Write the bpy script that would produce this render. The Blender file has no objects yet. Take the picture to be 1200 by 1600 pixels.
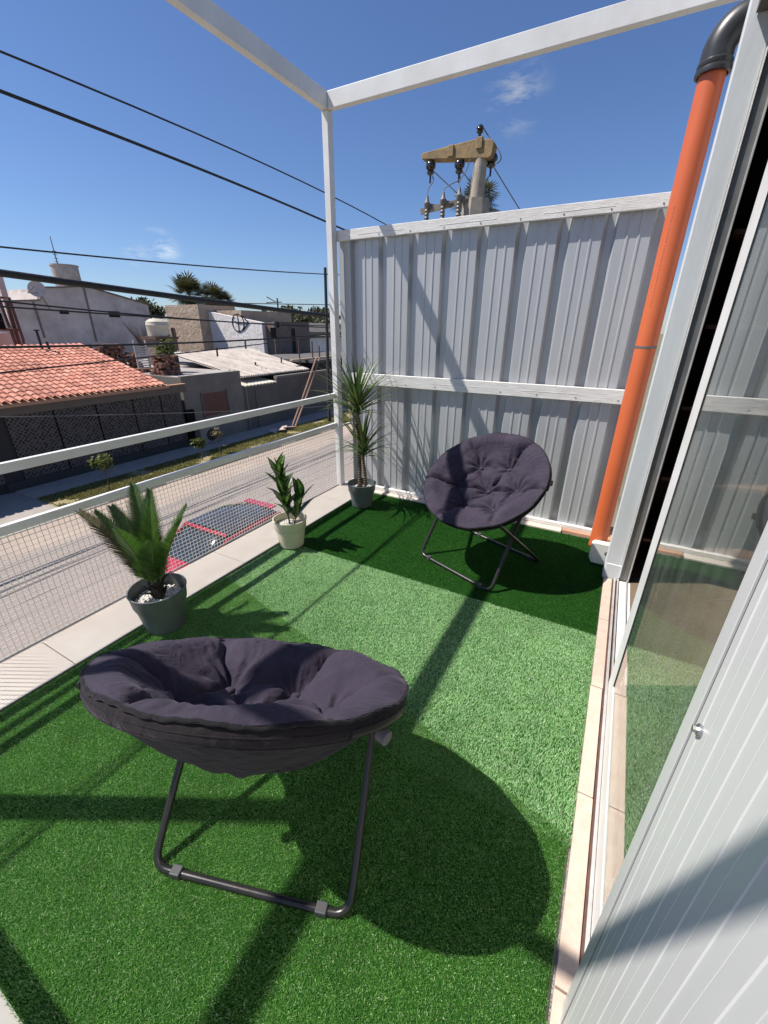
import bpy, math, random
import numpy as np
from mathutils import Vector, Matrix, Euler
random.seed(7)
rng = np.random.default_rng(11)
R = math.radians
scene = bpy.context.scene
col = scene.collection

# ------------------------------------------------------------------ camera
FPX, YAW, PITCH, ROLL = 645.93, -0.5014483, 0.4179390, 0.0078735
H = 1.5
def cam_axes():
    f = Vector((math.sin(YAW) * math.cos(PITCH), math.cos(YAW) * math.cos(PITCH), -math.sin(PITCH)))
    rt = Vector((math.cos(YAW), -math.sin(YAW), 0))
    up = rt.cross(f)
    r2 = rt * math.cos(ROLL) + up * math.sin(ROLL)
    u2 = up * math.cos(ROLL) - rt * math.sin(ROLL)
    return r2, u2, f
AX = cam_axes()
cd = bpy.data.cameras.new('camera')
cam = bpy.data.objects.new('camera', cd)
col.objects.link(cam)
cam.matrix_world = Matrix(((AX[0].x, AX[1].x, -AX[2].x, 0), (AX[0].y, AX[1].y, -AX[2].y, 0),
                           (AX[0].z, AX[1].z, -AX[2].z, H), (0, 0, 0, 1)))
cd.sensor_fit = 'VERTICAL'
cd.sensor_height = 36
cd.sensor_width = 27
cd.lens = FPX / 1600 * 36
cd.clip_start = 0.02
cd.clip_end = 3000
scene.camera = cam
def at(u, v, axis, val):
    """the point of the plane axis=val that stands at photo pixel u, v"""
    d = AX[0] * ((u - 600) / FPX) + AX[1] * (-(v - 800) / FPX) + AX[2]
    o = Vector((0, 0, H))
    t = (val - o[axis]) / d[axis]
    return o + d * t

# ------------------------------------------------------------------ world and sun
SUN = Vector((-1, -0.54, 1.65)).normalized()
elev = math.asin(SUN.z)
world = bpy.data.worlds.new('World')
scene.world = world
world.use_nodes = True
wn = world.node_tree.nodes
wl = world.node_tree.links
bg = wn['Background']
sky = wn.new('ShaderNodeTexSky')
sky.sky_type = 'NISHITA'
sky.sun_disc = False
sky.sun_elevation = elev
sky.sun_rotation = math.atan2(SUN.x, SUN.y)
sky.altitude = 100
sky.air_density = 1.0
sky.dust_density = 0.25
sky.ozone_density = 2.2
bg.inputs['Strength'].default_value = 0.073
# a few thin cloud wisps, fixed in the sky by direction
geo = wn.new('ShaderNodeTexCoord')
def wisp(direction, radius, seed, scale):
    sub = wn.new('ShaderNodeVectorMath'); sub.operation = 'DISTANCE'
    wl.new(geo.outputs['Generated'], sub.inputs[0]); sub.inputs[1].default_value = direction
    mr = wn.new('ShaderNodeMapRange'); mr.interpolation_type = 'SMOOTHSTEP'
    mr.inputs['From Min'].default_value = radius; mr.inputs['From Max'].default_value = 0.0
    wl.new(sub.outputs['Value'], mr.inputs['Value'])
    mp = wn.new('ShaderNodeMapping'); mp.inputs['Location'].default_value = (seed, seed * .7, 0)
    mp.inputs['Scale'].default_value = (1, 1, 3.2)
    wl.new(geo.outputs['Generated'], mp.inputs['Vector'])
    nz = wn.new('ShaderNodeTexNoise'); nz.inputs['Scale'].default_value = scale; nz.inputs['Detail'].default_value = 9
    nz.inputs['Roughness'].default_value = 0.68
    wl.new(mp.outputs['Vector'], nz.inputs['Vector'])
    m2 = wn.new('ShaderNodeMapRange'); m2.inputs['From Min'].default_value = 0.47; m2.inputs['From Max'].default_value = 0.8
    wl.new(nz.outputs['Fac'], m2.inputs['Value'])
    mu = wn.new('ShaderNodeMath'); mu.operation = 'MULTIPLY'
    wl.new(mr.outputs['Result'], mu.inputs[0]); wl.new(m2.outputs['Result'], mu.inputs[1])
    return mu.outputs[0]
def pixdir(u, v):
    d = AX[0] * ((u - 600) / FPX) + AX[1] * (-(v - 800) / FPX) + AX[2]
    return d.normalized()
tint = wn.new('ShaderNodeMixRGB'); tint.blend_type = 'MULTIPLY'; tint.inputs['Fac'].default_value = 1
wl.new(sky.outputs['Color'], tint.inputs['Color1']); tint.inputs['Color2'].default_value = (.80, .94, 1.22, 1)
cur = tint.outputs['Color']
for (u, v, rad, seed, sc, amt) in ((805, 152, .07, 6.4, 12, 6.5), (250, 390, .045, 8.3, 18, 11.0), (215, 396, .03, 1.3, 18, 9.0)):
    mx = wn.new('ShaderNodeMixRGB'); mx.blend_type = 'MIX'
    wl.new(cur, mx.inputs['Color1']); mx.inputs['Color2'].default_value = (amt * .9, amt * .95, amt, 1)
    wl.new(wisp(pixdir(u, v), rad, seed, sc), mx.inputs['Fac'])
    cur = mx.outputs['Color']
wl.new(cur, bg.inputs['Color'])

sl = bpy.data.lights.new('sun', 'SUN')
sl.energy = 5.0
sl.angle = R(0.5)
sl.color = (1.0, 0.955, 0.89)
so = bpy.data.objects.new('sun', sl)
col.objects.link(so)
so.rotation_euler = SUN.to_track_quat('Z', 'Y').to_euler()
so.location = (-6, -4, 12)
scene.view_settings.view_transform = 'Standard'
scene.view_settings.look = 'None'
scene.view_settings.exposure = 0.45
scene.view_settings.gamma = 1.0

# ------------------------------------------------------------------ materials
def new_mat(name):
    m = bpy.data.materials.new(name); m.use_nodes = True
    return m, m.node_tree.nodes, m.node_tree.links, m.node_tree.nodes['Principled BSDF']
def mat(name, c, rough=.6, metal=0, var=.12, vscale=6, bump=0, bscale=60, c2=None, stretch=(1, 1, 1), spec=.5, bdist=.002, detail=6):
    """one colour broken up by noise (towards c2 where given), with a noise bump"""
    m, n, l, b = new_mat(name)
    tc = n.new('ShaderNodeTexCoord')
    mp = n.new('ShaderNodeMapping'); mp.inputs['Scale'].default_value = stretch
    l.new(tc.outputs['Object'], mp.inputs['Vector'])
    nz = n.new('ShaderNodeTexNoise'); nz.inputs['Scale'].default_value = vscale; nz.inputs['Detail'].default_value = detail
    nz.inputs['Roughness'].default_value = .62
    l.new(mp.outputs['Vector'], nz.inputs['Vector'])
    cr = n.new('ShaderNodeValToRGB')
    a = c2 if c2 else tuple(x * (1 - var) for x in c)
    d = c if c2 else tuple(min(1, x * (1 + var)) for x in c)
    cr.color_ramp.elements[0].position = .33; cr.color_ramp.elements[0].color = (*a, 1)
    cr.color_ramp.elements[1].position = .68; cr.color_ramp.elements[1].color = (*d, 1)
    l.new(nz.outputs['Fac'], cr.inputs['Fac']); l.new(cr.outputs['Color'], b.inputs['Base Color'])
    rr = n.new('ShaderNodeMapRange'); rr.inputs['To Min'].default_value = max(0, rough - .08); rr.inputs['To Max'].default_value = min(1, rough + .1)
    l.new(nz.outputs['Fac'], rr.inputs['Value']); l.new(rr.outputs['Result'], b.inputs['Roughness'])
    b.inputs['Metallic'].default_value = metal
    b.inputs['Specular IOR Level'].default_value = spec
    if bump:
        n2 = n.new('ShaderNodeTexNoise'); n2.inputs['Scale'].default_value = bscale; n2.inputs['Detail'].default_value = 5
        l.new(mp.outputs['Vector'], n2.inputs['Vector'])
        bp = n.new('ShaderNodeBump'); bp.inputs['Strength'].default_value = bump; bp.inputs['Distance'].default_value = bdist
        l.new(n2.outputs['Fac'], bp.inputs['Height']); l.new(bp.outputs['Normal'], b.inputs['Normal'])
    return m
M = {}
M['white'] = mat('white_paint', (.74, .73, .71), .42, var=.05, vscale=5, bump=.15, bscale=45, c2=(.66, .64, .60))
M['white_rough'] = mat('brushed_white_paint', (.78, .76, .73), .55, vscale=9, bump=.6, bscale=34, c2=(.62, .59, .55), stretch=(1, 6, 6), bdist=.003)
M['sheet'] = mat('galvanised_sheet', (.47, .475, .48), .38, metal=.25, vscale=5, bump=.12, bscale=14, c2=(.43, .44, .46), stretch=(1, 1, .25), bdist=.002)
M['column'] = mat('column_paint', (.66, .69, .70), .4, vscale=7, bump=.3, bscale=40, c2=(.60, .62, .62), stretch=(2, 2, .4))
M['panel'] = mat('panel_paint', (.555, .55, .53), .33, vscale=3, bump=.05, bscale=20, c2=(.52, .52, .505), stretch=(1, 1, .3))
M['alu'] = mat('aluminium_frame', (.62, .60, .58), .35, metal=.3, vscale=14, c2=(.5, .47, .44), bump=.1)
M['alu_dark'] = mat('dark_grey_metal', (.24, .245, .24), .4, metal=.5, vscale=6, c2=(.17, .17, .165))  # darker grey metal for jamb channel, ledge trim and mesh bar
M['black_gap'] = mat('matt_black', (.012, .012, .012), .95, spec=.05)
M['coping'] = mat('pink_limestone_coping', (.60, .47, .38), .75, vscale=26, bump=.5, bscale=160, c2=(.52, .39, .31), bdist=.0015, detail=12)
M['ledge'] = mat('pale_ledge_tile', (.60, .54, .47), .7, vscale=5, bump=.3, bscale=120, c2=(.54, .47, .40), bdist=.001)
M['plank'] = mat('raw_timber', (.55, .43, .28), .75, vscale=6, bump=.3, bscale=30, c2=(.44, .32, .19), stretch=(1, 12, 12))
M['brick_edge'] = mat('terracotta_edge', (.48, .27, .17), .8, vscale=14, bump=.4, bscale=60, c2=(.36, .2, .12))
M['slab'] = mat('terrace_concrete', (.36, .34, .31), .85, vscale=4, bump=.4, bscale=30)
M['pipe'] = mat('orange_pipe', (.60, .135, .045), .4, vscale=2.2, c2=(.50, .10, .033), bump=.06, bscale=20, stretch=(1, 1, .3))
M['elbow'] = mat('black_pvc', (.022, .022, .024), .36, vscale=14, c2=(.04, .04, .042))
M['box'] = mat('white_plastic', (.62, .62, .56), .4, var=.03)
M['steel'] = mat('zinc_plated_steel', (.36, .36, .36), .3, metal=.9, vscale=40)
M['clampsteel'] = mat('hose_clamp_steel', (.3, .3, .3), .5, metal=.6, vscale=300, c2=(.08, .08, .08))
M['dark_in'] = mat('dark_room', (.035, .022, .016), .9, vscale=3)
M['wood_in'] = mat('stair_wood', (.12, .055, .03), .6, vscale=5, stretch=(1, 8, 8))
M['floor_in'] = mat('room_tile', (.20, .145, .10), .5, vscale=5)
M['wire'] = mat('white_wire', (.72, .68, .63), .5)
M['chairtube'] = mat('black_powder_coat', (.022, .020, .018), .3, spec=.6, vscale=30, bump=.08, bscale=200, metal=.2)
M['tubegrey'] = mat('worn_grey_tube', (.035, .034, .030), .35, metal=.4)
M['clip'] = mat('grey_plastic', (.05, .05, .053), .5)
M['knob'] = mat('knob_plastic', (.11, .10, .115), .5)
M['potgrey'] = mat('grey_pot_plastic', (.115, .13, .128), .48, vscale=6, bump=.05, bscale=90, c2=(.085, .10, .10))
M['potcream'] = mat('cream_pot_plastic', (.60, .56, .40), .42, vscale=8, var=.05)
M['potin'] = mat('pot_inside', (.07, .075, .075), .6)
M['pebble'] = mat('white_pebbles', (.72, .70, .65), .6, vscale=60, c2=(.5, .47, .42))
M['cable'] = mat('black_cable', (.012, .013, .015), .6, bump=.6, bscale=60, bdist=.01)
M['thinwire'] = mat('bare_wire', (.12, .12, .12), .5)
M['concrete_pole'] = mat('weathered_concrete', (.42, .36, .29), .85, vscale=5, bump=.5, bscale=30, c2=(.26, .22, .17))
M['rusty_arm'] = mat('lichen_concrete', (.36, .24, .10), .85, vscale=7, bump=.5, bscale=40, c2=(.19, .14, .085), bdist=.01)
M['insul'] = mat('dark_glass_insulator', (.018, .014, .013), .15, spec=.8)
M['porcelain'] = mat('grey_porcelain', (.22, .20, .17), .5, vscale=14, c2=(.10, .09, .075))
M['rust'] = mat('rusty_steel', (.14, .06, .04), .7, vscale=14, c2=(.06, .035, .03))
M['darkpole'] = mat('tarred_pole', (.035, .034, .035), .8)
M['white_wall'] = mat('old_whitewash', (.64, .56, .52), .9, vscale=.9, bump=.8, bscale=4, c2=(.42, .36, .33), bdist=.04, detail=10)
M['whitewash'] = mat('bright_whitewash', (.80, .76, .74), .9, vscale=1.6, bump=.8, bscale=4, c2=(.66, .60, .56), bdist=.05, detail=10)
M['tanwall'] = mat('rough_tan_render', (.50, .39, .29), .9, vscale=1.5, bump=1, bscale=4, c2=(.34, .25, .185), bdist=.06, detail=10)
M['cement'] = mat('grey_cement_wall', (.20, .18, .155), .9, vscale=1.3, bump=.4, bscale=9, c2=(.145, .13, .115), bdist=.02, detail=10)
M['cementd'] = mat('dark_cement_wall', (.135, .122, .11), .9, vscale=1.0, bump=.4, bscale=9, c2=(.095, .086, .08), bdist=.02, detail=10)
M['fascia'] = mat('brown_fascia', (.13, .105, .09), .7, vscale=3)
M['darkback'] = mat('dark_carport', (.04, .037, .034), .9)
M['red_shutter'] = mat('red_brown_shutter', (.16, .055, .04), .6, vscale=3, c2=(.1, .04, .03), stretch=(1, 1, 6))
M['window_dark'] = mat('dark_window', (.02, .018, .018), .6, spec=.15)
M['shedroof'] = mat('fibre_cement_roof', (.56, .50, .45), .9, vscale=1.4, c2=(.3, .25, .21), stretch=(.35, 2.4, 1), bump=.5, bscale=5, bdist=.03, detail=10)
M['paleroof'] = mat('pale_roof_panel', (.60, .55, .44), .85, vscale=2, c2=(.5, .45, .35))
M['roofdeck'] = mat('flat_roof_screed', (.42, .38, .34), .9, vscale=1.2, c2=(.25, .22, .2))
M['brick'] = mat('loose_brick', (.27, .12, .075), .85, vscale=6, c2=(.13, .07, .055), bump=.5)
M['tank'] = mat('cream_tank_plastic', (.56, .50, .40), .5, vscale=3, c2=(.5, .44, .35))
M['asbestos_tank'] = mat('old_fibre_cement_tank', (.50, .46, .42), .9, vscale=2.5, c2=(.34, .30, .27), bump=.3, bscale=6)
M['pavement'] = mat('street_pavement', (.42, .37, .32), .9, vscale=1.5, c2=(.34, .30, .265))
M['drive'] = mat('concrete_driveway', (.36, .32, .28), .9, vscale=1.2, c2=(.29, .255, .22))
M['kerb'] = mat('kerb_stone', (.50, .45, .39), .9, vscale=4, c2=(.36, .31, .26))
M['land'] = mat('far_land', (.12, .13, .07), .95, vscale=.05, c2=(.2, .17, .12))
M['car_red'] = mat('car_red_paint', (.42, .012, .03), .18, var=.03, spec=.8)
M['car_black'] = mat('car_roof_black', (.035, .038, .045), .22, var=.05)
M['car_glass'] = mat('car_glass', (.02, .03, .035), .06, spec=.9)
M['tyre'] = mat('tyre_rubber', (.02, .02, .02), .85)
M['rim'] = mat('wheel_rim', (.4, .4, .4), .3, metal=.8)
M['trunk'] = mat('palm_trunk_bark', (.12, .085, .055), .9, vscale=8, bump=.8, bscale=20, bdist=.02)
M['twig'] = mat('sapling_bark', (.10, .075, .05), .9)
M['ladderwood'] = mat('pole_wood', (.30, .17, .12), .8, vscale=4, c2=(.2, .12, .09))
M['debris'] = mat('cardboard_debris', (.55, .42, .36), .9, vscale=5, c2=(.4, .3, .26))
M['ac'] = mat('metal_cabinet', (.20, .19, .17), .6, vscale=5)

def add_clear(m, w=.6):
    b = m.node_tree.nodes['Principled BSDF']; b.inputs['Coat Weight'].default_value = w; b.inputs['Coat Roughness'].default_value = .04
add_clear(M['car_red']); add_clear(M['car_black'], .4)

def leaf_mat(name, c, c2, rough=.45, trans=.25, scale=20, spec=.5):
    m, n, l, b = new_mat(name)
    g = n.new('ShaderNodeNewGeometry')
    cr = n.new('ShaderNodeValToRGB')
    cr.color_ramp.elements[0].color = (*c, 1); cr.color_ramp.elements[1].color = (*c2, 1)
    l.new(g.outputs['Random Per Island'], cr.inputs['Fac'])
    l.new(cr.outputs['Color'], b.inputs['Base Color'])
    b.inputs['Roughness'].default_value = rough
    b.inputs['Specular IOR Level'].default_value = spec
    tr = n.new('ShaderNodeBsdfTranslucent'); l.new(cr.outputs['Color'], tr.inputs['Color'])
    mx = n.new('ShaderNodeMixShader'); mx.inputs['Fac'].default_value = trans
    l.new(b.outputs['BSDF'], mx.inputs[1]); l.new(tr.outputs['BSDF'], mx.inputs[2])
    l.new(mx.outputs['Shader'], n['Material Output'].inputs['Surface'])
    return m
M['cycad'] = leaf_mat('cycad_leaf', (.032, .075, .016), (.085, .15, .028), .38, .3)
M['cycad_new'] = leaf_mat('young_cycad_leaf', (.055, .13, .02), (.10, .20, .03), .4, .35)
M['cycad_dry'] = leaf_mat('dry_cycad_leaf', (.055, .06, .02), (.17, .13, .06), .5, .3)
M['rachis'] = mat('leaf_midrib', (.12, .13, .04), .5)
M['cycad_core'] = mat('dark_leaf_bases', (.018, .013, .01), .7, vscale=30)
M['dracaena'] = leaf_mat('dracaena_leaf', (.045, .085, .03), (.12, .17, .04), .38, .25)
M['foliage'] = leaf_mat('street_foliage', (.06, .085, .02), (.17, .19, .05), .6, .3)
M['palm_far'] = leaf_mat('far_palm_frond', (.05, .055, .022), (.13, .125, .05), .6, .2)
M['tree_far'] = leaf_mat('far_tree_leaf', (.035, .045, .018), (.10, .10, .04), .7, .2)

# variegated leaf: green with a yellow-green midrib band
def varieg():
    m, n, l, b = new_mat('variegated_leaf')
    at_ = n.new('ShaderNodeAttribute'); at_.attribute_name = 'across'
    g = n.new('ShaderNodeNewGeometry')
    tc = n.new('ShaderNodeTexCoord')
    nz = n.new('ShaderNodeTexNoise'); nz.inputs['Scale'].default_value = 70; nz.inputs['Detail'].default_value = 4
    l.new(tc.outputs['Object'], nz.inputs['Vector'])
    ad = n.new('ShaderNodeMath'); ad.operation = 'ADD'
    l.new(at_.outputs['Fac'], ad.inputs[0])
    ml = n.new('ShaderNodeMath'); ml.operation = 'MULTIPLY_ADD'; ml.inputs[1].default_value = 1.2; ml.inputs[2].default_value = -.6
    l.new(nz.outputs['Fac'], ml.inputs[0]); l.new(ml.outputs[0], ad.inputs[1])
    cr = n.new('ShaderNodeValToRGB'); e = cr.color_ramp.elements
    e[0].position = .10; e[0].color = (.20, .26, .05, 1); e[1].position = .34; e[1].color = (.02, .075, .018, 1)
    l.new(ad.outputs[0], cr.inputs['Fac']); l.new(cr.outputs['Color'], b.inputs['Base Color'])
    b.inputs['Roughness'].default_value = .2
    tr = n.new('ShaderNodeBsdfTranslucent'); l.new(cr.outputs['Color'], tr.inputs['Color'])
    mx = n.new('ShaderNodeMixShader'); mx.inputs['Fac'].default_value = .25
    l.new(b.outputs['BSDF'], mx.inputs[1]); l.new(tr.outputs['BSDF'], mx.inputs[2])
    l.new(mx.outputs['Shader'], n['Material Output'].inputs['Surface'])
    return m
M['varieg'] = varieg()

def ringed_stem():
    m, n, l, b = new_mat('ringed_stem')
    tc = n.new('ShaderNodeTexCoord'); sx = n.new('ShaderNodeSeparateXYZ'); l.new(tc.outputs['Object'], sx.inputs[0])
    nz = n.new('ShaderNodeTexNoise'); nz.inputs['Scale'].default_value = 45; l.new(tc.outputs['Object'], nz.inputs['Vector'])
    ma = n.new('ShaderNodeMath'); ma.operation = 'MULTIPLY_ADD'; ma.inputs[1].default_value = .022; l.new(nz.outputs['Fac'], ma.inputs[0]); l.new(sx.outputs['Z'], ma.inputs[2])
    m2 = n.new('ShaderNodeMath'); m2.operation = 'MULTIPLY'; m2.inputs[1].default_value = 280; l.new(ma.outputs[0], m2.inputs[0])
    si = n.new('ShaderNodeMath'); si.operation = 'SINE'; l.new(m2.outputs[0], si.inputs[0])
    cr = n.new('ShaderNodeValToRGB'); cr.color_ramp.elements[0].position = .45; cr.color_ramp.elements[0].color = (.045, .028, .017, 1)
    cr.color_ramp.elements[1].position = .9; cr.color_ramp.elements[1].color = (.36, .27, .15, 1)
    l.new(si.outputs[0], cr.inputs['Fac']); l.new(cr.outputs['Color'], b.inputs['Base Color']); b.inputs['Roughness'].default_value = .75
    return m
M['ringed'] = ringed_stem()

def fabric(name, c, c2):
    m, n, l, b = new_mat(name)
    tc = n.new('ShaderNodeTexCoord')
    nz = n.new('ShaderNodeTexNoise'); nz.inputs['Scale'].default_value = 9; nz.inputs['Detail'].default_value = 8
    l.new(tc.outputs['Object'], nz.inputs['Vector'])
    cr = n.new('ShaderNodeValToRGB'); cr.color_ramp.elements[0].position = .3; cr.color_ramp.elements[0].color = (*c2, 1)
    cr.color_ramp.elements[1].position = .72; cr.color_ramp.elements[1].color = (*c, 1)
    l.new(nz.outputs['Fac'], cr.inputs['Fac'])
    n4 = n.new('ShaderNodeTexNoise'); n4.inputs['Scale'].default_value = 420; l.new(tc.outputs['Object'], n4.inputs['Vector'])
    mc = n.new('ShaderNodeMixRGB'); mc.blend_type = 'OVERLAY'; mc.inputs['Fac'].default_value = .35
    l.new(cr.outputs['Color'], mc.inputs['Color1']); l.new(n4.outputs['Fac'], mc.inputs['Color2'])
    l.new(mc.outputs['Color'], b.inputs['Base Color'])
    b.inputs['Roughness'].default_value = .85; b.inputs['Specular IOR Level'].default_value = .2
    b.inputs['Sheen Weight'].default_value = .08; b.inputs['Sheen Roughness'].default_value = .5
    b.inputs['Sheen Tint'].default_value = (.75, .65, .8, 1)
    wv = n.new('ShaderNodeTexNoise'); wv.inputs['Scale'].default_value = 700; l.new(tc.outputs['Object'], wv.inputs['Vector'])
    n3 = n.new('ShaderNodeTexNoise'); n3.inputs['Scale'].default_value = 16; n3.inputs['Detail'].default_value = 4; n3.inputs['Distortion'].default_value = 1.2
    l.new(tc.outputs['Object'], n3.inputs['Vector'])
    b1 = n.new('ShaderNodeBump'); b1.inputs['Strength'].default_value = .6; b1.inputs['Distance'].default_value = .016; l.new(n3.outputs['Fac'], b1.inputs['Height'])
    b2 = n.new('ShaderNodeBump'); b2.inputs['Strength'].default_value = .35; b2.inputs['Distance'].default_value = .0008; l.new(wv.outputs['Fac'], b2.inputs['Height'])
    l.new(b1.outputs['Normal'], b2.inputs['Normal']); l.new(b2.outputs['Normal'], b.inputs['Normal'])
    return m
M['cushion'] = fabric('charcoal_cushion_fabric', (.046, .037, .055), (.027, .021, .034))
M['sling'] = fabric('dark_sling_fabric', (.017, .0135, .0145), (.010, .008, .009))
M['pipingf'] = fabric('black_piping', (.012, .011, .012), (.008, .008, .009))

def turf(name, c, c2, tip):
    m, n, l, b = new_mat(name)
    g = n.new('ShaderNodeNewGeometry')
    cr = n.new('ShaderNodeValToRGB'); e = cr.color_ramp.elements
    e[0].color = (*c, 1); e[1].position = .86; e[1].color = (*c2, 1)
    e.new(1.0); e[2].color = (*tip, 1)  # whitish tip colour: specular sparkle painted onto random blades
    l.new(g.outputs['Random Per Island'], cr.inputs['Fac'])
    tc = n.new('ShaderNodeTexCoord')
    nz = n.new('ShaderNodeTexNoise'); nz.inputs['Scale'].default_value = 7; nz.inputs['Detail'].default_value = 5; l.new(tc.outputs['Object'], nz.inputs['Vector'])
    mr = n.new('ShaderNodeMapRange'); mr.inputs['From Min'].default_value = .3; mr.inputs['From Max'].default_value = .7; mr.inputs['To Min'].default_value = .86; mr.inputs['To Max'].default_value = 1.12
    l.new(nz.outputs['Fac'], mr.inputs['Value'])
    mu = n.new('ShaderNodeMixRGB'); mu.blend_type = 'MULTIPLY'; mu.inputs['Fac'].default_value = 1
    l.new(cr.outputs['Color'], mu.inputs['Color1']); l.new(mr.outputs['Result'], mu.inputs['Color2'])
    l.new(mu.outputs['Color'], b.inputs['Base Color'])
    b.inputs['Roughness'].default_value = .38
    b.inputs['Specular IOR Level'].default_value = .3
    tr = n.new('ShaderNodeBsdfTranslucent'); l.new(mu.outputs['Color'], tr.inputs['Color'])
    mx = n.new('ShaderNodeMixShader'); mx.inputs['Fac'].default_value = .25
    l.new(b.outputs['BSDF'], mx.inputs[1]); l.new(tr.outputs['BSDF'], mx.inputs[2])
    l.new(mx.outputs['Shader'], n['Material Output'].inputs['Surface'])
    return m
M['turf_back'] = mat('turf_backing', (.022, .085, .012), 1.0, vscale=80, c2=(.012, .045, .007), spec=.05)

def glass_mat():
    m, n, l, b = new_mat('door_glass')
    b.inputs['Base Color'].default_value = (.88, .95, .90, 1)
    b.inputs['Roughness'].default_value = 0.0
    b.inputs['Transmission Weight'].default_value = 1.0
    b.inputs['IOR'].default_value = 1.52
    tc = n.new('ShaderNodeTexCoord'); mp = n.new('ShaderNodeMapping'); mp.inputs['Scale'].default_value = (1, 7, .5); l.new(tc.outputs['Object'], mp.inputs['Vector'])
    nz = n.new('ShaderNodeTexNoise'); nz.inputs['Scale'].default_value = 3; nz.inputs['Detail'].default_value = 7; l.new(mp.outputs['Vector'], nz.inputs['Vector'])
    mr = n.new('ShaderNodeMapRange'); mr.inputs['From Min'].default_value = .3; mr.inputs['From Max'].default_value = .75; mr.inputs['To Min'].default_value = .03; mr.inputs['To Max'].default_value = .08; l.new(nz.outputs['Fac'], mr.inputs['Value'])
    df = n.new('ShaderNodeBsdfDiffuse'); df.inputs['Color'].default_value = (.55, .62, .55, 1)
    mx = n.new('ShaderNodeMixShader'); l.new(mr.outputs['Result'], mx.inputs['Fac']); l.new(b.outputs['BSDF'], mx.inputs[1]); l.new(df.outputs['BSDF'], mx.inputs[2])
    l.new(mx.outputs['Shader'], n['Material Output'].inputs['Surface'])
    return m
M['glass'] = glass_mat()

def roof_tile_mat():
    m, n, l, b = new_mat('terracotta_roof_tile')
    g = n.new('ShaderNodeNewGeometry'); cr = n.new('ShaderNodeValToRGB'); e = cr.color_ramp.elements
    e[0].color = (.40, .135, .085, 1); e[1].color = (.66, .31, .215, 1); k = e.new(.35); k.color = (.56, .215, .145, 1); k = e.new(.8); k.color = (.62, .25, .17, 1)
    l.new(g.outputs['Random Per Island'], cr.inputs['Fac'])
    tc = n.new('ShaderNodeTexCoord'); nz = n.new('ShaderNodeTexNoise'); nz.inputs['Scale'].default_value = 1.3; nz.inputs['Detail'].default_value = 9; l.new(tc.outputs['Object'], nz.inputs['Vector'])
    mr = n.new('ShaderNodeMapRange'); mr.inputs['From Min'].default_value = .3; mr.inputs['From Max'].default_value = .7; mr.inputs['To Min'].default_value = .72; mr.inputs['To Max'].default_value = 1.1; l.new(nz.outputs['Fac'], mr.inputs['Value'])
    mu = n.new('ShaderNodeMixRGB'); mu.blend_type = 'MULTIPLY'; mu.inputs['Fac'].default_value = 1; l.new(cr.outputs['Color'], mu.inputs['Color1']); l.new(mr.outputs['Result'], mu.inputs['Color2'])
    l.new(mu.outputs['Color'], b.inputs['Base Color']); b.inputs['Roughness'].default_value = .8
    return m
def plain_tile_mat():
    m = mat('terracotta_roof_tile', (.60, .24, .165), .75, vscale=2.2, c2=(.50, .185, .125), bump=.3, bscale=20, bdist=.01)
    return m
M['tile'] = roof_tile_mat()

def screen_mat():
    """perforated breeze-block wall: holes of the pattern are dark"""
    m, n, l, b = new_mat('breeze_block_screen')
    tc = n.new('ShaderNodeTexCoord')
    mp = n.new('ShaderNodeMapping'); mp.inputs['Rotation'].default_value = (R(45), 0, 0); l.new(tc.outputs['Object'], mp.inputs['Vector'])
    vo = n.new('ShaderNodeTexVoronoi'); vo.inputs['Scale'].default_value = 10; vo.inputs['Randomness'].default_value = .25
    l.new(mp.outputs['Vector'], vo.inputs['Vector'])
    cr = n.new('ShaderNodeValToRGB'); cr.color_ramp.elements[0].position = .35; cr.color_ramp.elements[0].color = (.012, .011, .011, 1)
    cr.color_ramp.elements[1].position = .5; cr.color_ramp.elements[1].color = (.105, .088, .08, 1)
    l.new(vo.outputs['Distance'], cr.inputs['Fac']); l.new(cr.outputs['Color'], b.inputs['Base Color']); b.inputs['Roughness'].default_value = .9
    return m
M['screen'] = screen_mat()

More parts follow.
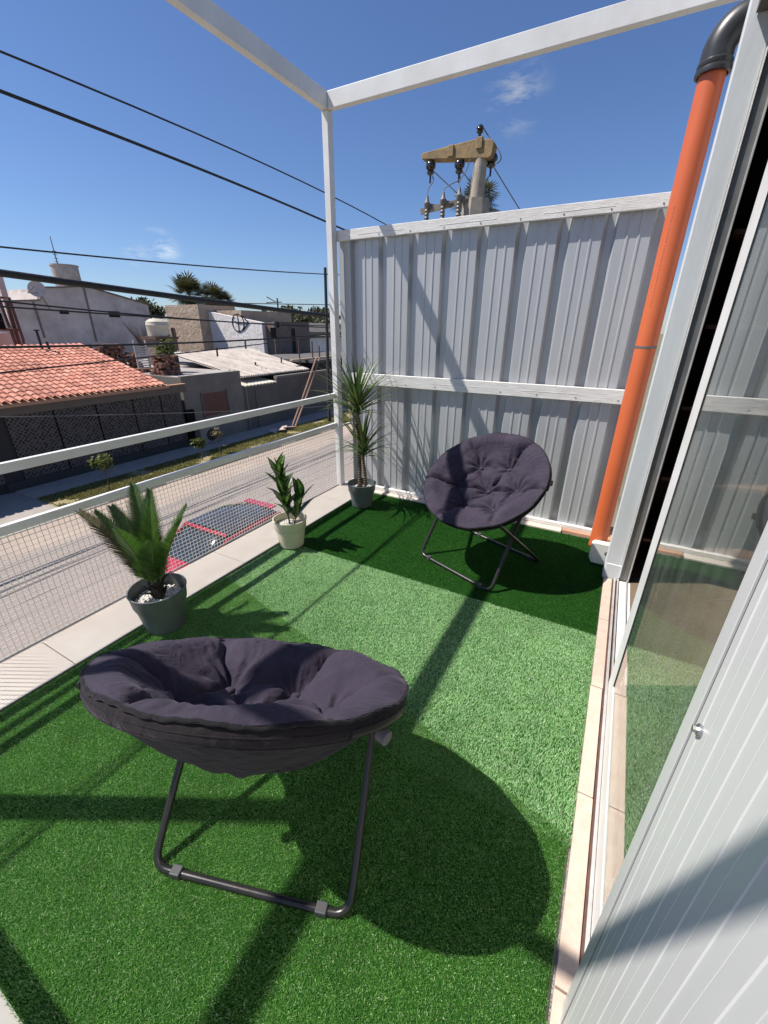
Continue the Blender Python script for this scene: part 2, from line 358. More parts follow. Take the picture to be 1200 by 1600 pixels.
def road_mat():
    m, n, l, b = new_mat('street_surface')
    tc = n.new('ShaderNodeTexCoord'); sx = n.new('ShaderNodeSeparateXYZ'); l.new(tc.outputs['Object'], sx.inputs[0])
    nz = n.new('ShaderNodeTexNoise'); nz.inputs['Scale'].default_value = .5; nz.inputs['Detail'].default_value = 9; l.new(tc.outputs['Object'], nz.inputs['Vector'])
    fine = n.new('ShaderNodeTexNoise'); fine.inputs['Scale'].default_value = 22; fine.inputs['Detail'].default_value = 8; l.new(tc.outputs['Object'], fine.inputs['Vector'])
    asp = n.new('ShaderNodeValToRGB'); asp.color_ramp.elements[0].position = .3; asp.color_ramp.elements[0].color = (.24, .20, .175, 1)
    asp.color_ramp.elements[1].position = .7; asp.color_ramp.elements[1].color = (.32, .27, .235, 1); l.new(fine.outputs['Fac'], asp.inputs['Fac'])
    snd = n.new('ShaderNodeValToRGB'); snd.color_ramp.elements[0].position = .3; snd.color_ramp.elements[0].color = (.33, .255, .20, 1)
    snd.color_ramp.elements[1].position = .7; snd.color_ramp.elements[1].color = (.43, .345, .28, 1); l.new(fine.outputs['Fac'], snd.inputs['Fac'])
    # sand lies along the far edge of the street
    mp = n.new('ShaderNodeMapping'); mp.inputs['Scale'].default_value = (1, .22, 1); l.new(tc.outputs['Object'], mp.inputs['Vector'])
    n2 = n.new('ShaderNodeTexNoise'); n2.inputs['Scale'].default_value = 1.1; n2.inputs['Detail'].default_value = 8; l.new(mp.outputs['Vector'], n2.inputs['Vector'])
    ma = n.new('ShaderNodeMath'); ma.operation = 'MULTIPLY_ADD'; ma.inputs[1].default_value = 4.0; l.new(n2.outputs['Fac'], ma.inputs[0]); l.new(sx.outputs['X'], ma.inputs[2])
    mr = n.new('ShaderNodeMapRange'); mr.inputs['From Min'].default_value = -9.6; mr.inputs['From Max'].default_value = -10.4; l.new(ma.outputs[0], mr.inputs['Value'])
    mx = n.new('ShaderNodeMixRGB'); l.new(mr.outputs['Result'], mx.inputs['Fac']); l.new(asp.outputs['Color'], mx.inputs['Color1']); l.new(snd.outputs['Color'], mx.inputs['Color2'])
    # tar joints: three dark wandering lines along the street
    wob = n.new('ShaderNodeTexNoise'); wob.inputs['Scale'].default_value = .9; wob.inputs['Detail'].default_value = 3
    l.new(tc.outputs['Object'], wob.inputs['Vector'])
    cur = mx.outputs['Color']
    for x0, w in ((-9.05, .035), (-9.6, .03), (-7.4, .03), (-11.4, .03)):
        a = n.new('ShaderNodeMath'); a.operation = 'MULTIPLY_ADD'; a.inputs[1].default_value = .16; l.new(wob.outputs['Fac'], a.inputs[0]); l.new(sx.outputs['X'], a.inputs[2])
        s = n.new('ShaderNodeMath'); s.operation = 'SUBTRACT'; l.new(a.outputs[0], s.inputs[0]); s.inputs[1].default_value = x0
        ab = n.new('ShaderNodeMath'); ab.operation = 'ABSOLUTE'; l.new(s.outputs[0], ab.inputs[0])
        q = n.new('ShaderNodeMapRange'); q.inputs['From Min'].default_value = w; q.inputs['From Max'].default_value = w * .4; q.inputs['To Max'].default_value = .75; l.new(ab.outputs[0], q.inputs['Value'])
        k = n.new('ShaderNodeMixRGB'); l.new(q.outputs['Result'], k.inputs['Fac']); l.new(cur, k.inputs['Color1']); k.inputs['Color2'].default_value = (.07, .06, .055, 1)
        cur = k.outputs['Color']
    big = n.new('ShaderNodeMapRange'); big.inputs['To Min'].default_value = .82; big.inputs['To Max'].default_value = 1.16; l.new(nz.outputs['Fac'], big.inputs['Value'])
    mm = n.new('ShaderNodeMixRGB'); mm.blend_type = 'MULTIPLY'; mm.inputs['Fac'].default_value = 1; l.new(cur, mm.inputs['Color1']); l.new(big.outputs['Result'], mm.inputs['Color2'])
    l.new(mm.outputs['Color'], b.inputs['Base Color']); b.inputs['Roughness'].default_value = .9
    bp = n.new('ShaderNodeBump'); bp.inputs['Strength'].default_value = .4; bp.inputs['Distance'].default_value = .02; l.new(fine.outputs['Fac'], bp.inputs['Height']); l.new(bp.outputs['Normal'], b.inputs['Normal'])
    return m
M['road'] = road_mat()
M['verge'] = mat('dry_verge_soil', (.33, .26, .16), .95, vscale=2.5, c2=(.20, .18, .07), detail=10)

# ------------------------------------------------------------------ mesh builder
class MB:
    def __init__(s): s.v = []; s.f = []; s.attr = None
    def add(s, vs, fs):
        o = len(s.v); s.v += [tuple(p) for p in vs]; s.f += [tuple(i + o for i in f) for f in fs]
    def box(s, x0, x1, y0, y1, z0, z1):
        s.add([(x0, y0, z0), (x1, y0, z0), (x1, y1, z0), (x0, y1, z0), (x0, y0, z1), (x1, y0, z1), (x1, y1, z1), (x0, y1, z1)],
              [(0, 3, 2, 1), (4, 5, 6, 7), (0, 1, 5, 4), (1, 2, 6, 5), (2, 3, 7, 6), (3, 0, 4, 7)]); return s
    def obox(s, mtx, hx, hy, hz):
        vs = [mtx @ Vector((a * hx, b * hy, c * hz)) for c in (-1, 1) for a, b in ((-1, -1), (1, -1), (1, 1), (-1, 1))]
        s.add(vs, [(0, 3, 2, 1), (4, 5, 6, 7), (0, 1, 5, 4), (1, 2, 6, 5), (2, 3, 7, 6), (3, 0, 4, 7)]); return s
    def tube(s, path, r, n=10, caps=True, closed=False):
        P = [Vector(p) for p in path]; m = len(P); rr = r if hasattr(r, '__len__') else [r] * m
        ref = None; rings = []
        for i, p in enumerate(P):
            if closed: t = P[(i + 1) % m] - P[i - 1]
            else: t = (P[min(i + 1, m - 1)] - P[max(i - 1, 0)])
            t.normalize()
            if ref is None: ref = Vector((0, 0, 1)) if abs(t.z) < .9 else Vector((1, 0, 0))
            a = (ref - t * ref.dot(t)); a.normalize(); b = t.cross(a); ref = a
            rings.append([p + (a * math.cos(2 * math.pi * k / n) + b * math.sin(2 * math.pi * k / n)) * rr[i] for k in range(n)])
        vs = [q for ring in rings for q in ring]; fs = []
        L = m if closed else m - 1
        for i in range(L):
            j = (i + 1) % m
            for k in range(n):
                k2 = (k + 1) % n
                fs.append((i * n + k, i * n + k2, j * n + k2, j * n + k))
        if caps and not closed:
            fs.append(tuple(range(n - 1, -1, -1))); fs.append(tuple((m - 1) * n + k for k in range(n)))
        s.add(vs, fs); return s
    def lathe(s, prof, c=(0, 0, 0), n=32):
        m = len(prof); vs = []; fs = []
        for (r, z) in prof:
            for k in range(n):
                a = 2 * math.pi * k / n; vs.append((c[0] + r * math.cos(a), c[1] + r * math.sin(a), c[2] + z))
        for i in range(m - 1):
            for k in range(n):
                k2 = (k + 1) % n; fs.append((i * n + k, i * n + k2, (i + 1) * n + k2, (i + 1) * n + k))
        s.add(vs, fs); return s
    def extrude_y(s, prof, y0, y1, closed=True):
        """profile in xz swept along y"""
        n = len(prof); vs = [(x, y0, z) for x, z in prof] + [(x, y1, z) for x, z in prof]
        fs = [(i, (i + 1) % n, n + (i + 1) % n, n + i) for i in range(n if closed else n - 1)]
        if closed: fs += [tuple(range(n - 1, -1, -1)), tuple(range(n, 2 * n))]
        s.add(vs, fs); return s
    def prism(s, pts, axis, a, b):
        """polygon pts in the two other axes, extruded along axis from a to b"""
        n = len(pts)
        def mk(p, w):
            q = list(p); q.insert(axis, w); return tuple(q)
        vs = [mk(p, a) for p in pts] + [mk(p, b) for p in pts]
        fs = [(i, (i + 1) % n, n + (i + 1) % n, n + i) for i in range(n)] + [tuple(range(n - 1, -1, -1)), tuple(range(n, 2 * n))]
        s.add(vs, fs); return s
    def build(s, name, material, parent=None, smooth=False, bevel=0, fix=True):
        me = bpy.data.meshes.new(name)
        me.from_pydata(s.v, [], s.f); me.update()
        o = bpy.data.objects.new(name, me); col.objects.link(o)
        me.materials.append(material)
        if fix:
            import bmesh
            bm = bmesh.new(); bm.from_mesh(me); bmesh.ops.recalc_face_normals(bm, faces=bm.faces); bm.to_mesh(me); bm.free()
        if smooth: me.polygons.foreach_set('use_smooth', [True] * len(me.polygons))
        if bevel:
            md = o.modifiers.new('bevel', 'BEVEL'); md.width = bevel; md.segments = 2; md.limit_method = 'ANGLE'
            md.harden_normals = True
            me.polygons.foreach_set('use_smooth', [True] * len(me.polygons))
        if parent: o.parent = parent
        return o
def tag(o, label=None, cat=None, group=None, kind=None):
    if label: o['label'] = label
    if cat: o['category'] = cat
    if group: o['group'] = group
    if kind: o['kind'] = kind
    return o
def empty(name, loc=(0, 0, 0), rz=0, label=None, cat=None, group=None):
    e = bpy.data.objects.new(name, None); col.objects.link(e); e.location = loc; e.rotation_euler = (0, 0, rz)
    e.empty_display_size = .1
    return tag(e, label, cat, group)
def struct(name, mb, m, **k):
    return tag(mb.build(name, m, **k), kind='structure')
def copy_tree(o, parent=None):
    c = o.copy(); col.objects.link(c); c.parent = parent
    for ch in list(o.children): copy_tree(ch, c)
    return c
def smooth_angle(o, deg=40):
    o.data.polygons.foreach_set('use_smooth', [True] * len(o.data.polygons))
    o.data.set_sharp_from_angle(angle=R(deg))
    return o
def fast_mesh(name, verts, faces, material, parent=None):
    """verts (n,3) array, faces (m,k) array"""
    me = bpy.data.meshes.new(name)
    me.vertices.add(len(verts)); me.vertices.foreach_set('co', np.asarray(verts, np.float32).ravel())
    k = faces.shape[1]; nf = len(faces)
    me.loops.add(nf * k); me.loops.foreach_set('vertex_index', faces.astype(np.int32).ravel())
    me.polygons.add(nf); me.polygons.foreach_set('loop_start', np.arange(0, nf * k, k, dtype=np.int32))
    me.polygons.foreach_set('loop_total', np.full(nf, k, np.int32))
    me.update(calc_edges=True); me.materials.append(material)
    o = bpy.data.objects.new(name, me); col.objects.link(o)
    if parent: o.parent = parent
    return o

# ================================================================== THE STREET SETTING
S = -3.6
struct('ground', MB().box(-900, 600, -600, 900, S - 1.2, S - .16), M['land'])
struct('road', MB().box(-13.35, -3.2, -60, 140, S - .14, S), M['road'])
struct('near_pavement', MB().box(-3.2, -2.3, -60, 140, S - .14, S + .12), M['pavement'])
struct('grass_verge', MB().box(-15.62, -13.5, 5.35, 140, S - .14, S + .03), M['verge'])
kb = MB()
for i in range(130):
    y = 5.35 + i
    if i in (5, 6, 19): continue
    kb.box(-13.5, -13.37, y + .01, y + .99, S - .1, S + .06 + .02 * ((i * 7) % 3 - 1))
struct('kerb', kb, M['kerb'])
struct('driveway', MB().box(-17.2, -13.37, -40, 5.35, S - .14, S + .02), M['drive'])
struct('far_pavement', MB().box(-17.2, -15.62, 5.35, 140, S - .14, S + .05), M['pavement'])
# grass of the verge: many small blades in tufts
def grass_field(name, x0, x1, y0, y1, z, n, h, m, clump=1.0):
    P = np.stack([rng.uniform(x0, x1, n), y0 + (y1 - y0) * rng.power(.8, n), np.full(n, z)], 1)
    f = np.sin(P[:, 0] * 3.1 + np.sin(P[:, 1] * 1.7) * 2) + np.sin(P[:, 1] * 2.3 + P[:, 0])
    P = P[f > -1.2 + rng.uniform(-.6, .6, n)]; n = len(P)
    a = rng.uniform(0, 6.283, n); w = rng.uniform(.012, .03, n); hh = h * rng.uniform(.4, 1.2, n)
    d = np.stack([np.cos(a), np.sin(a), np.zeros(n)], 1) * w[:, None]
    tip = P + np.stack([rng.normal(0, .4, n) * hh, rng.normal(0, .4, n) * hh, hh], 1)
    V = np.stack([P - d, P + d, tip], 1).reshape(-1, 3); F = np.arange(3 * n).reshape(n, 3)
    return fast_mesh(name, V, F, m)
M['verge_grass'] = leaf_mat('verge_grass_blade', (.13, .14, .035), (.34, .30, .11), .7, .3)
tag(grass_field('verge_grass', -15.6, -13.55, 5.4, 34, S + .03, 60000, .07, M['verge_grass']), 'short dry green and straw grass on the verge across the street', 'grass', kind='stuff')

# ================================================================== TERRACE
struct('terrace_floor', MB().box(-2.316, 6.0, -5.0, 3.62, -.26, -.006), M['slab'])
def tiles(name, x0, x1, ys, z0, z1, m, gap=.004, jit=.001):
    t = MB()
    for i in range(len(ys) - 1):
        dz = random.uniform(-jit, jit); dx = random.uniform(-.0015, .0015)
        t.box(x0 + dx, x1 + dx, ys[i] + gap / 2, ys[i + 1] - gap / 2, z0, z1 + dz)
    o = t.build(name, m, bevel=.0025)
    return tag(o, kind='structure')
tiles('ledge_tiles', -2.335, -2.02, [-3.2, -2.1, -1.0, -.48, .618, 1.70, 2.36, 2.95, 3.60], -.004, .016, M['ledge'])
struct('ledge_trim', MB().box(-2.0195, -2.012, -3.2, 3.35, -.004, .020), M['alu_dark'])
tiles('coping_tiles', .158, .207, [-2.4, -1.3, -.48, .612, 1.152, 1.70, 2.25, 2.735], -.004, .014, M['coping'], .005)
tiles('back_ledge_tiles', -.18, .6, [3.325, 3.60], -.004, .020, M['brick_edge'])
bl = MB()
for a, b_ in ((-2.02, -1.37), (-1.365, -.80), (-.795, -.185)):
    bl.box(a, b_, 3.30 + random.uniform(-.004, .004), 3.60, -.004, .018)
struct('back_ledge', bl, M['ledge'], bevel=.003)
# slab face seen through the mesh
struct('terrace_edge', MB().box(-2.338, -2.3165, -5, 3.63, -.27, -.006), M['cement'])

# ---- artificial grass mats
def mat_turf(label, x0, x1, y0, y1, dens, lean, spread, mats, L=(.010, .016), w=(.0008, .0013), corner=None, z0=.002, keep=None):
    root = empty('grass_mat', ((x0 + x1) / 2, (y0 + y1) / 2, 0), 0, label, 'artificial grass', 'mats of artificial grass on the terrace floor')
    cx, cy = (x0 + x1) / 2, (y0 + y1) / 2
    b = MB(); k0, k1 = (keep(x0), keep(x1)) if keep else (y1, y1)
    b.prism([(x0 - cx, y0 - cy), (x1 - cx, y0 - cy), (x1 - cx, k1 - cy), (x0 - cx, k0 - cy)], 2, z0 - .004, z0 + .001)
    b.build('backing', M['turf_back'], root)
    n = int((x1 - x0) * (y1 - y0) * dens)
    P = np.stack([rng.uniform(x0 - .004, x1 + .004, n) - cx, rng.uniform(y0 - .004, y1 + .004, n) - cy, np.full(n, z0)], 1)
    if keep: P = P[P[:, 1] + cy < keep(P[:, 0] + cx) + rng.normal(0, .0015, n)]; n = len(P)
    a = rng.uniform(0, 6.283, n); ww = rng.uniform(*w, n); ll = rng.uniform(*L, n)
    d = np.stack([np.cos(a), np.sin(a), np.zeros(n)], 1) * ww[:, None]
    # pile direction wanders slowly, as it does after being walked on
    fx = np.sin(P[:, 0] * 5.1 + 1.3 * np.sin(P[:, 1] * 4.0)) * .14
    fy = np.sin(P[:, 1] * 6.3 + 1.7 * np.sin(P[:, 0] * 3.7)) * .14
    lx = lean[0] + fx + rng.normal(0, spread, n); ly = lean[1] + fy + rng.normal(0, spread, n)
    q = np.sqrt(1 + lx ** 2 + ly ** 2)
    mid = P + np.stack([lx * .35, ly * .35, np.ones(n)], 1) * (ll / q * .55)[:, None]
    tip = P + np.stack([lx, ly, np.ones(n) * .85], 1) * (ll / q)[:, None]
    V = np.stack([P - d, P + d, mid + d * .8, mid - d * .8, tip], 1).reshape(-1, 3)
    i0 = np.arange(n) * 5
    T = np.concatenate([np.stack([i0, i0 + 1, i0 + 2], 1), np.stack([i0, i0 + 2, i0 + 3], 1), np.stack([i0 + 3, i0 + 2, i0 + 4], 1)])
    o = fast_mesh('pile', V, T, mats, root); o['kind'] = 'stuff'
    return root
M['turf_near'] = turf('near_turf', (.085, .275, .042), (.26, .51, .13), (.75, .90, .55))  # same turf on all mats; lightness from pile direction put into the colours
M['turf_mid'] = turf('middle_turf', (.16, .39, .115), (.38, .60, .27), (.82, .92, .66))  # paler: sheen of pile leaning away, painted in
M['turf_far'] = turf('far_turf', (.016, .115, .018), (.05, .19, .038), (.2, .36, .13))  # darker: shade of pile leaning towards the view, painted in
GX0, GX1 = -2.008, .152
mat_turf('mid grass mat with pile sheen put into a paler green, between the near chair and the far seam', GX0, GX1, .96, 2.085, 120000, (.25, .75), .42, M['turf_mid'], L=(.008, .013), w=(.0006, .0011))
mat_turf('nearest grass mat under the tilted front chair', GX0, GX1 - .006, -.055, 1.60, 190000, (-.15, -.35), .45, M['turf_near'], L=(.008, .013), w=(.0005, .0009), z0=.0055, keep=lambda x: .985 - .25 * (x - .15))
mat_turf('far grass mat with pile shade put into a darker green, under the back chair by the metal fence', GX0, GX1, 2.09, 3.30, 90000, (-.1, -.8), .36, M['turf_far'], L=(.008, .013), w=(.0007, .0012), z0=.003)

# ================================================================== PERGOLA + RAILING
pg = empty('pergola', (-2.39, 3.36, 0), 0, 'white square tube pergola frame above the terrace', 'pergola')
def part_box(name, m, parent, x0, x1, y0, y1, z0, z1, bevel=.004):
    o = MB().box(x0, x1, y0, y1, z0, z1).build(name, m, None, bevel=bevel)
    if parent:
        o.parent = parent; o.matrix_parent_inverse = Matrix.Translation(-Vector(parent.location))
    return o
part_box('post', M['white'], pg, -2.370, -2.315, 3.300, 3.368, .017, 2.979)
part_box('post', M['white'], pg, -2.370, -2.315, -.318, -.251, .017, 2.979)
part_box('beam', M['white'], pg, -2.369, -2.314, -2.6, 3.354, 2.980, 3.086)
part_box('beam', M['white'], pg, -2.313, .30, 3.300, 3.352, 2.981, 3.084)
part_box('beam', M['white'], pg, -2.313, .30, -.333, -.290, 2.981, 3.042)

M['weld'] = mat('weld_rust', (.34, .22, .14), .8, vscale=60, c2=(.55, .5, .44))
for (wx, wy) in ((-2.330, 3.2995), (-2.352, 3.2995)):
    o = MB().tube([(wx - .012, wy, 2.9795), (wx + .002, wy - .0012, 2.979), (wx + .012, wy, 2.9795)], .0022, 6).build('weld', M['weld']); o.parent = pg; o.matrix_parent_inverse = Matrix.Translation(-Vector(pg.location))
rl = empty('railing', (-2.36, 1.5, 0), 0, 'low white two bar railing with wire mesh along the street side', 'railing')
part_box('top_rail', M['white'], rl, -2.3685, -2.338, -.250, 3.299, .892, .938, .003)
part_box('lower_rail', M['white'], rl, -2.3685, -2.338, -.250, 3.299, .617, .661, .003)
mesh = MB()
y = -.24; 
while y < 3.29:
    mesh.box(-2.3470, -2.3451, y - .0014, y + .0014, .022, .617); y += .0262
z = .030
while z < .612:
    mesh.box(-2.3451, -2.3432, -.248, 3.299, z - .0014, z + .0014); z += .0262
o = mesh.build('wire_mesh', M['wire'], None, fix=False); o.parent = rl; o.matrix_parent_inverse = Matrix.Translation(-Vector(rl.location))
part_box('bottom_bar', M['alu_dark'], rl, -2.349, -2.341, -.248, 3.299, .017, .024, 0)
r2 = empty('railing', (-1.2, -.325, 0), 0, 'short white railing across the near end behind the camera', 'railing')
part_box('top_rail', M['white'], r2, -2.314, -.02, -.345, -.303, .892, .938, .003)
part_box('lower_rail', M['white'], r2, -2.314, -.02, -.345, -.303, .617, .661, .003)

# ================================================================== CORRUGATED FENCE
cf = empty('metal_fence', (-1.1, 3.42, 0), 0, 'tall ribbed grey sheet metal fence with white rails at the back of the terrace', 'fence')
def corr_profile(x0, x1, phase):
    """crest nearest the camera (y=0), valley at +depth; three flat stripes parted by small ribs on each crest"""
    P = .2745; dep = .042; pts = []
    k = math.floor((x0 - phase) / P) - 1
    while phase + k * P < x1 + P:
        b = phase + k * P      # b = right end of a crest, where the shaded slope begins
        pts += [(b, 0), (b + .018, dep), (b + .062, dep), (b + .080, 0)]
        crest0 = b + .080; w = P - .080
        for j in (1, 2):
            c = crest0 + w * j / 3
            pts += [(c - .0085, 0), (c - .005, -.0048), (c + .005, -.0048), (c + .0085, 0)]
        k += 1
    out = []
    for i, (x, y) in enumerate(pts):
        if x0 <= x <= x1: out.append((x, y))
    def interp(xx):
        for i in range(len(pts) - 1):
            if pts[i][0] <= xx <= pts[i + 1][0]:
                t = (xx - pts[i][0]) / (pts[i + 1][0] - pts[i][0] + 1e-9); return pts[i][1] * (1 - t) + pts[i + 1][1] * t
        return 0
    return [(x0, interp(x0))] + out + [(x1, interp(x1))]
def corr_sheet(name, x0, x1, z0, z1, ybase, phase, cuts=()):
    pr = corr_profile(x0, x1, phase); n = len(pr); mb = MB(); t = .0012
    zs = [z0, z1]
    vs = []
    for z in zs:
        vs += [(x, ybase + y, z) for x, y in pr]
    for z in zs:
        vs += [(x, ybase + y + t, z) for x, y in pr]
    fs = [(i, i + 1, n + i + 1, n + i) for i in range(n - 1)] + [(2 * n + i, 3 * n + i, 3 * n + i + 1, 2 * n + i + 1) for i in range(n - 1)]
    mb.add(vs, fs)
    o = mb.build(name, M['sheet'], None, fix=False); o.parent = cf; o.matrix_parent_inverse = Matrix.Translation(-Vector(cf.location))
    return o
corr_sheet('upper_panel', -2.335, .155, 1.075, 2.20, 3.418, -1.945)
corr_sheet('lower_panel', -2.232, .155, .035, 1.075, 3.412, -1.952)
def fpart(name, m, *b, bevel=.003):
    return part_box(name, m, cf, *b, bevel=bevel)
fpart('top_rail', M['white_rough'], -2.338, .150, 3.372, 3.409, 2.163, 2.236)
fpart('middle_rail', M['white_rough'], -2.338, .150, 3.366, 3.403, 1.027, 1.124)
fpart('bottom_rail', M['white_rough'], -2.232, .150, 3.372, 3.410, .020, .052)
# lapped joints on the rails
for zz, yy in ((2.196, 3.372), (1.075, 3.366)):
    for i, xx in enumerate((-1.9, -1.18, -.45)):
        fpart('rail_seam', M['white_rough'], xx - .22, xx + .20, yy - .0014, yy + .002, zz - .0015, zz + .0015, bevel=.001)

for zz, yy in ((2.182, 3.372), (1.052, 3.366)):
    for k in range(9):
        xx = -2.19 + .2745 * k
        o = smooth_angle(MB().tube([(xx, yy, zz), (xx, yy - .003, zz)], .0048, 8).build('screw', M['steel'])); o.parent = cf; o.matrix_parent_inverse = Matrix.Translation(-Vector(cf.location))

# ================================================================== HOUSE (this side)
hs = empty('house', (1.5, 1.0, 0), 0, 'white house front with sliding door and ribbed wall panel on the right', 'house')
def hpart(name, m, *b, bevel=.002, parent=None):
    o = MB().box(*b).build(name, m, None, bevel=bevel)
    p = parent or hs; o.parent = p
    base = Vector(hs.location)
    o.matrix_parent_inverse = Matrix.Translation(-base)
    return o
hpart('column', M['column'], .146, .240, 2.745, 2.835, .0, 2.75, bevel=.005)
hpart('column_foot', M['column'], .154, .243, 2.740, 2.838, .0, .115, bevel=.003)
hpart('column_bead', M['white_rough'], .2405, .246, 2.735, 2.748, .03, 2.75, bevel=.001)
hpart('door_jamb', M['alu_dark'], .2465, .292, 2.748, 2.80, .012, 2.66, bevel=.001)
hpart('jamb_lip', M['alu'], .292, .299, 2.735, 2.80, .012, 2.66, bevel=.001)
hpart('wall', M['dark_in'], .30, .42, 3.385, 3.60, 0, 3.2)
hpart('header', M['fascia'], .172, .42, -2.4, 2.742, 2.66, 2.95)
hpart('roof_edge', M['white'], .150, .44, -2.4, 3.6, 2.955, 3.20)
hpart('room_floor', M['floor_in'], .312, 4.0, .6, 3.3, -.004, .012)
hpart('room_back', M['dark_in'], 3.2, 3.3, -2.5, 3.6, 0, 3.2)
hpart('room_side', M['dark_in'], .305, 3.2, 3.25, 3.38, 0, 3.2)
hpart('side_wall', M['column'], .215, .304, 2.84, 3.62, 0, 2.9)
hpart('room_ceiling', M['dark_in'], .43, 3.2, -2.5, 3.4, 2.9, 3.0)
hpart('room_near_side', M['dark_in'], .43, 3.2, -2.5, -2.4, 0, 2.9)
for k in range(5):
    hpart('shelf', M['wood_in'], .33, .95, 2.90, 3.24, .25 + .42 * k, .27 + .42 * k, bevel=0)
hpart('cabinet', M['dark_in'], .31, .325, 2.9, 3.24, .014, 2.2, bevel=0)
# tracks in the floor
trk = MB()
trk.box(.2085, .2150, .60, 2.742, -.002, .012)
tb = trk.build('door_track', M['rust'], None); tb.parent = hs; tb.matrix_parent_inverse = Matrix.Translation(-Vector(hs.location))
for x0, x1, z1, mm in ((.2155, .2265, .018, 'alu'), (.2270, .2360, .006, 'rust'), (.2365, .2440, .020, 'alu'), (.2445, .2860, .009, 'white'), (.2865, .2920, .020, 'alu'), (.2925, .311, .010, 'white')):
    hpart('door_track', M[mm], x0, x1, .60, 2.742, -.002, z1, bevel=.0008)
# sliding door: glass leaf on the inner track
dl = empty('sliding_door', (.255, 1.25, .02), 0, None, None); 
dl.parent = hs; dl.matrix_parent_inverse = Matrix.Translation(-Vector(hs.location))
def dpart(name, m, *b, bevel=.001):
    o = MB().box(*b).build(name, m, None, bevel=bevel); o.parent = dl
    o.matrix_parent_inverse = Matrix.Translation(-Vector((.255, 1.25, .02))); return o
dpart('far_stile', M['white'], .2262, .2560, 1.600, 1.738, .024, 2.60)
dpart('seal', M['black_gap'], .2275, .2545, 1.5905, 1.5995, .138, 2.58, bevel=0)
dpart('bottom_frame', M['white'], .2268, .2555, .56, 1.599, .022, .134)
dpart('top_frame', M['alu'], .2262, .2560, .56, 1.738, 2.601, 2.655)
dpart('glass', M['glass'], .2300, .2360, .56, 1.590, .135, 2.6, bevel=0)
dpart('handle', M['box'], .2565, .285, 1.70, 1.73, 1.02, 1.12)
# near jamb and ribbed wall panel
hpart('near_jamb', M['panel'], .178, .2255, .562, .588, .014, 2.66, bevel=.002)
hpart('jamb_trim', M['panel'], .1765, .240, .548, .5605, .014, 2.66, bevel=.001)
hpart('gap_strip', M['black_gap'], .1795, .240, .5415, .5475, .0, 2.66, bevel=0)  # black strip drawn for the dark of the thin open gap
pp = MB(); ys = [.5325]; prof = []
yv = .532; prof.append((yv, 0)); 
P_ = .0517
k = 0
x_face = .178
pts = [(.5410, .012), (.5410, .0), (.524, .0)]
yv = .524
while yv > -2.3:
    # raised bead, then a fine groove halfway to the next
    pts += [(yv, 0), (yv - .0015, -.0012), (yv - .0040, -.0012), (yv - .0055, 0)]
    pts += [(yv - P_ * .52, 0), (yv - P_ * .52 - .0005, .0009), (yv - P_ * .52 - .0012, .0009), (yv - P_ * .52 - .0017, 0)]
    yv -= P_
n = len(pts)
vs = [(x_face + d, yy, 0.0) for yy, d in pts] + [(x_face + d, yy, 2.66) for yy, d in pts]
pp.add(vs, [(i, i + 1, n + i + 1, n + i) for i in range(n - 1)])
o = pp.build('wall_panel', M['panel'], None, fix=False); o.parent = hs; o.matrix_parent_inverse = Matrix.Translation(-Vector(hs.location))
hpart('panel_back', M['slab'], .200, .40, -2.4, .528, 0, 2.65, bevel=0)
# screw with washer on the panel
sc = MB()
cx, cy_, cz = .176, .517, 1.036
def disc_x(mb, x0, x1, r, n=20, taper=1.0):
    mb.tube([(x0, cy_, cz), (x1, cy_, cz)], [r, r * taper], n)
disc_x(sc, .1778, .1748, .0085); disc_x(sc, .1748, .1732, .0078, taper=.92)
disc_x(sc, .1732, .1685, .0046, 6); 
so_ = sc.build('panel_screw', M['steel'], None); so_.parent = hs; so_.matrix_parent_inverse = Matrix.Translation(-Vector(hs.location))
smooth_angle(so_)

# ---- drain pipe
dp = empty('drainpipe', (.088, 2.98, .02), 0, 'orange plastic downpipe with black elbow beside the house column', 'drainpipe')
def ppart(o):
    o.parent = dp; o.matrix_parent_inverse = Matrix.Translation(-Vector(dp.location)); return o
PX, PY, PR = .082, 3.00, .055
ppart(smooth_angle(MB().tube([(PX, PY, .10), (PX, PY, 1.0), (PX, PY, 2.0), (PX, PY, 2.62)], PR, 40).build('pipe', M['pipe'])))
eb = MB(); path = [(PX, PY, 2.60), (PX, PY, 2.66)]; rr = .105
for k in range(1, 13):
    a = math.pi / 2 * k / 12
    path.append((PX + rr * (1 - math.cos(a)), PY, 2.66 + rr * math.sin(a)))
path += [(PX + rr + .16, PY, 2.66 + rr)]
eb.tube(path, .0655, 40)
ppart(smooth_angle(eb.build('elbow', M['elbow'])))
ppart(smooth_angle(MB().lathe([(.0610, .0), (.072, .002), (.0735, .012), (.072, .022), (.0665, .026), (.0705, .034), (.0705, .044), (.0652, .05)], (PX, PY, 2.585), 40).build('socket_rim', M['elbow'])))
ppart(MB().obox(Matrix.Translation((PX - .035, PY - .0505, 2.672)) @ Euler((0, R(8), R(-35))).to_matrix().to_4x4(), .016, .0006, .009).build('sticker', M['white']))
ppart(smooth_angle(MB().lathe([(.0552, 0), (.0563, .0005), (.0563, .0125), (.0552, .013)], (PX, PY, 1.405), 40).build('clamp', M['clampsteel'])))
pl_ = MB()
for k in range(26):
    z_ = 1.62 + k * .018; a_ = R(-118)
    pl_.obox(Matrix.Translation((PX + .0553 * math.cos(a_), PY + .0553 * math.sin(a_), z_)) @ Matrix.Rotation(a_, 4, 'Z'), .0004, .0008, random.uniform(.003, .0075))
ppart(pl_.build('print_line', M['elbow']))
jb = empty('junction_box', (.10, 2.92, 0), 0, 'small white plastic box at the foot of the orange pipe', 'box')
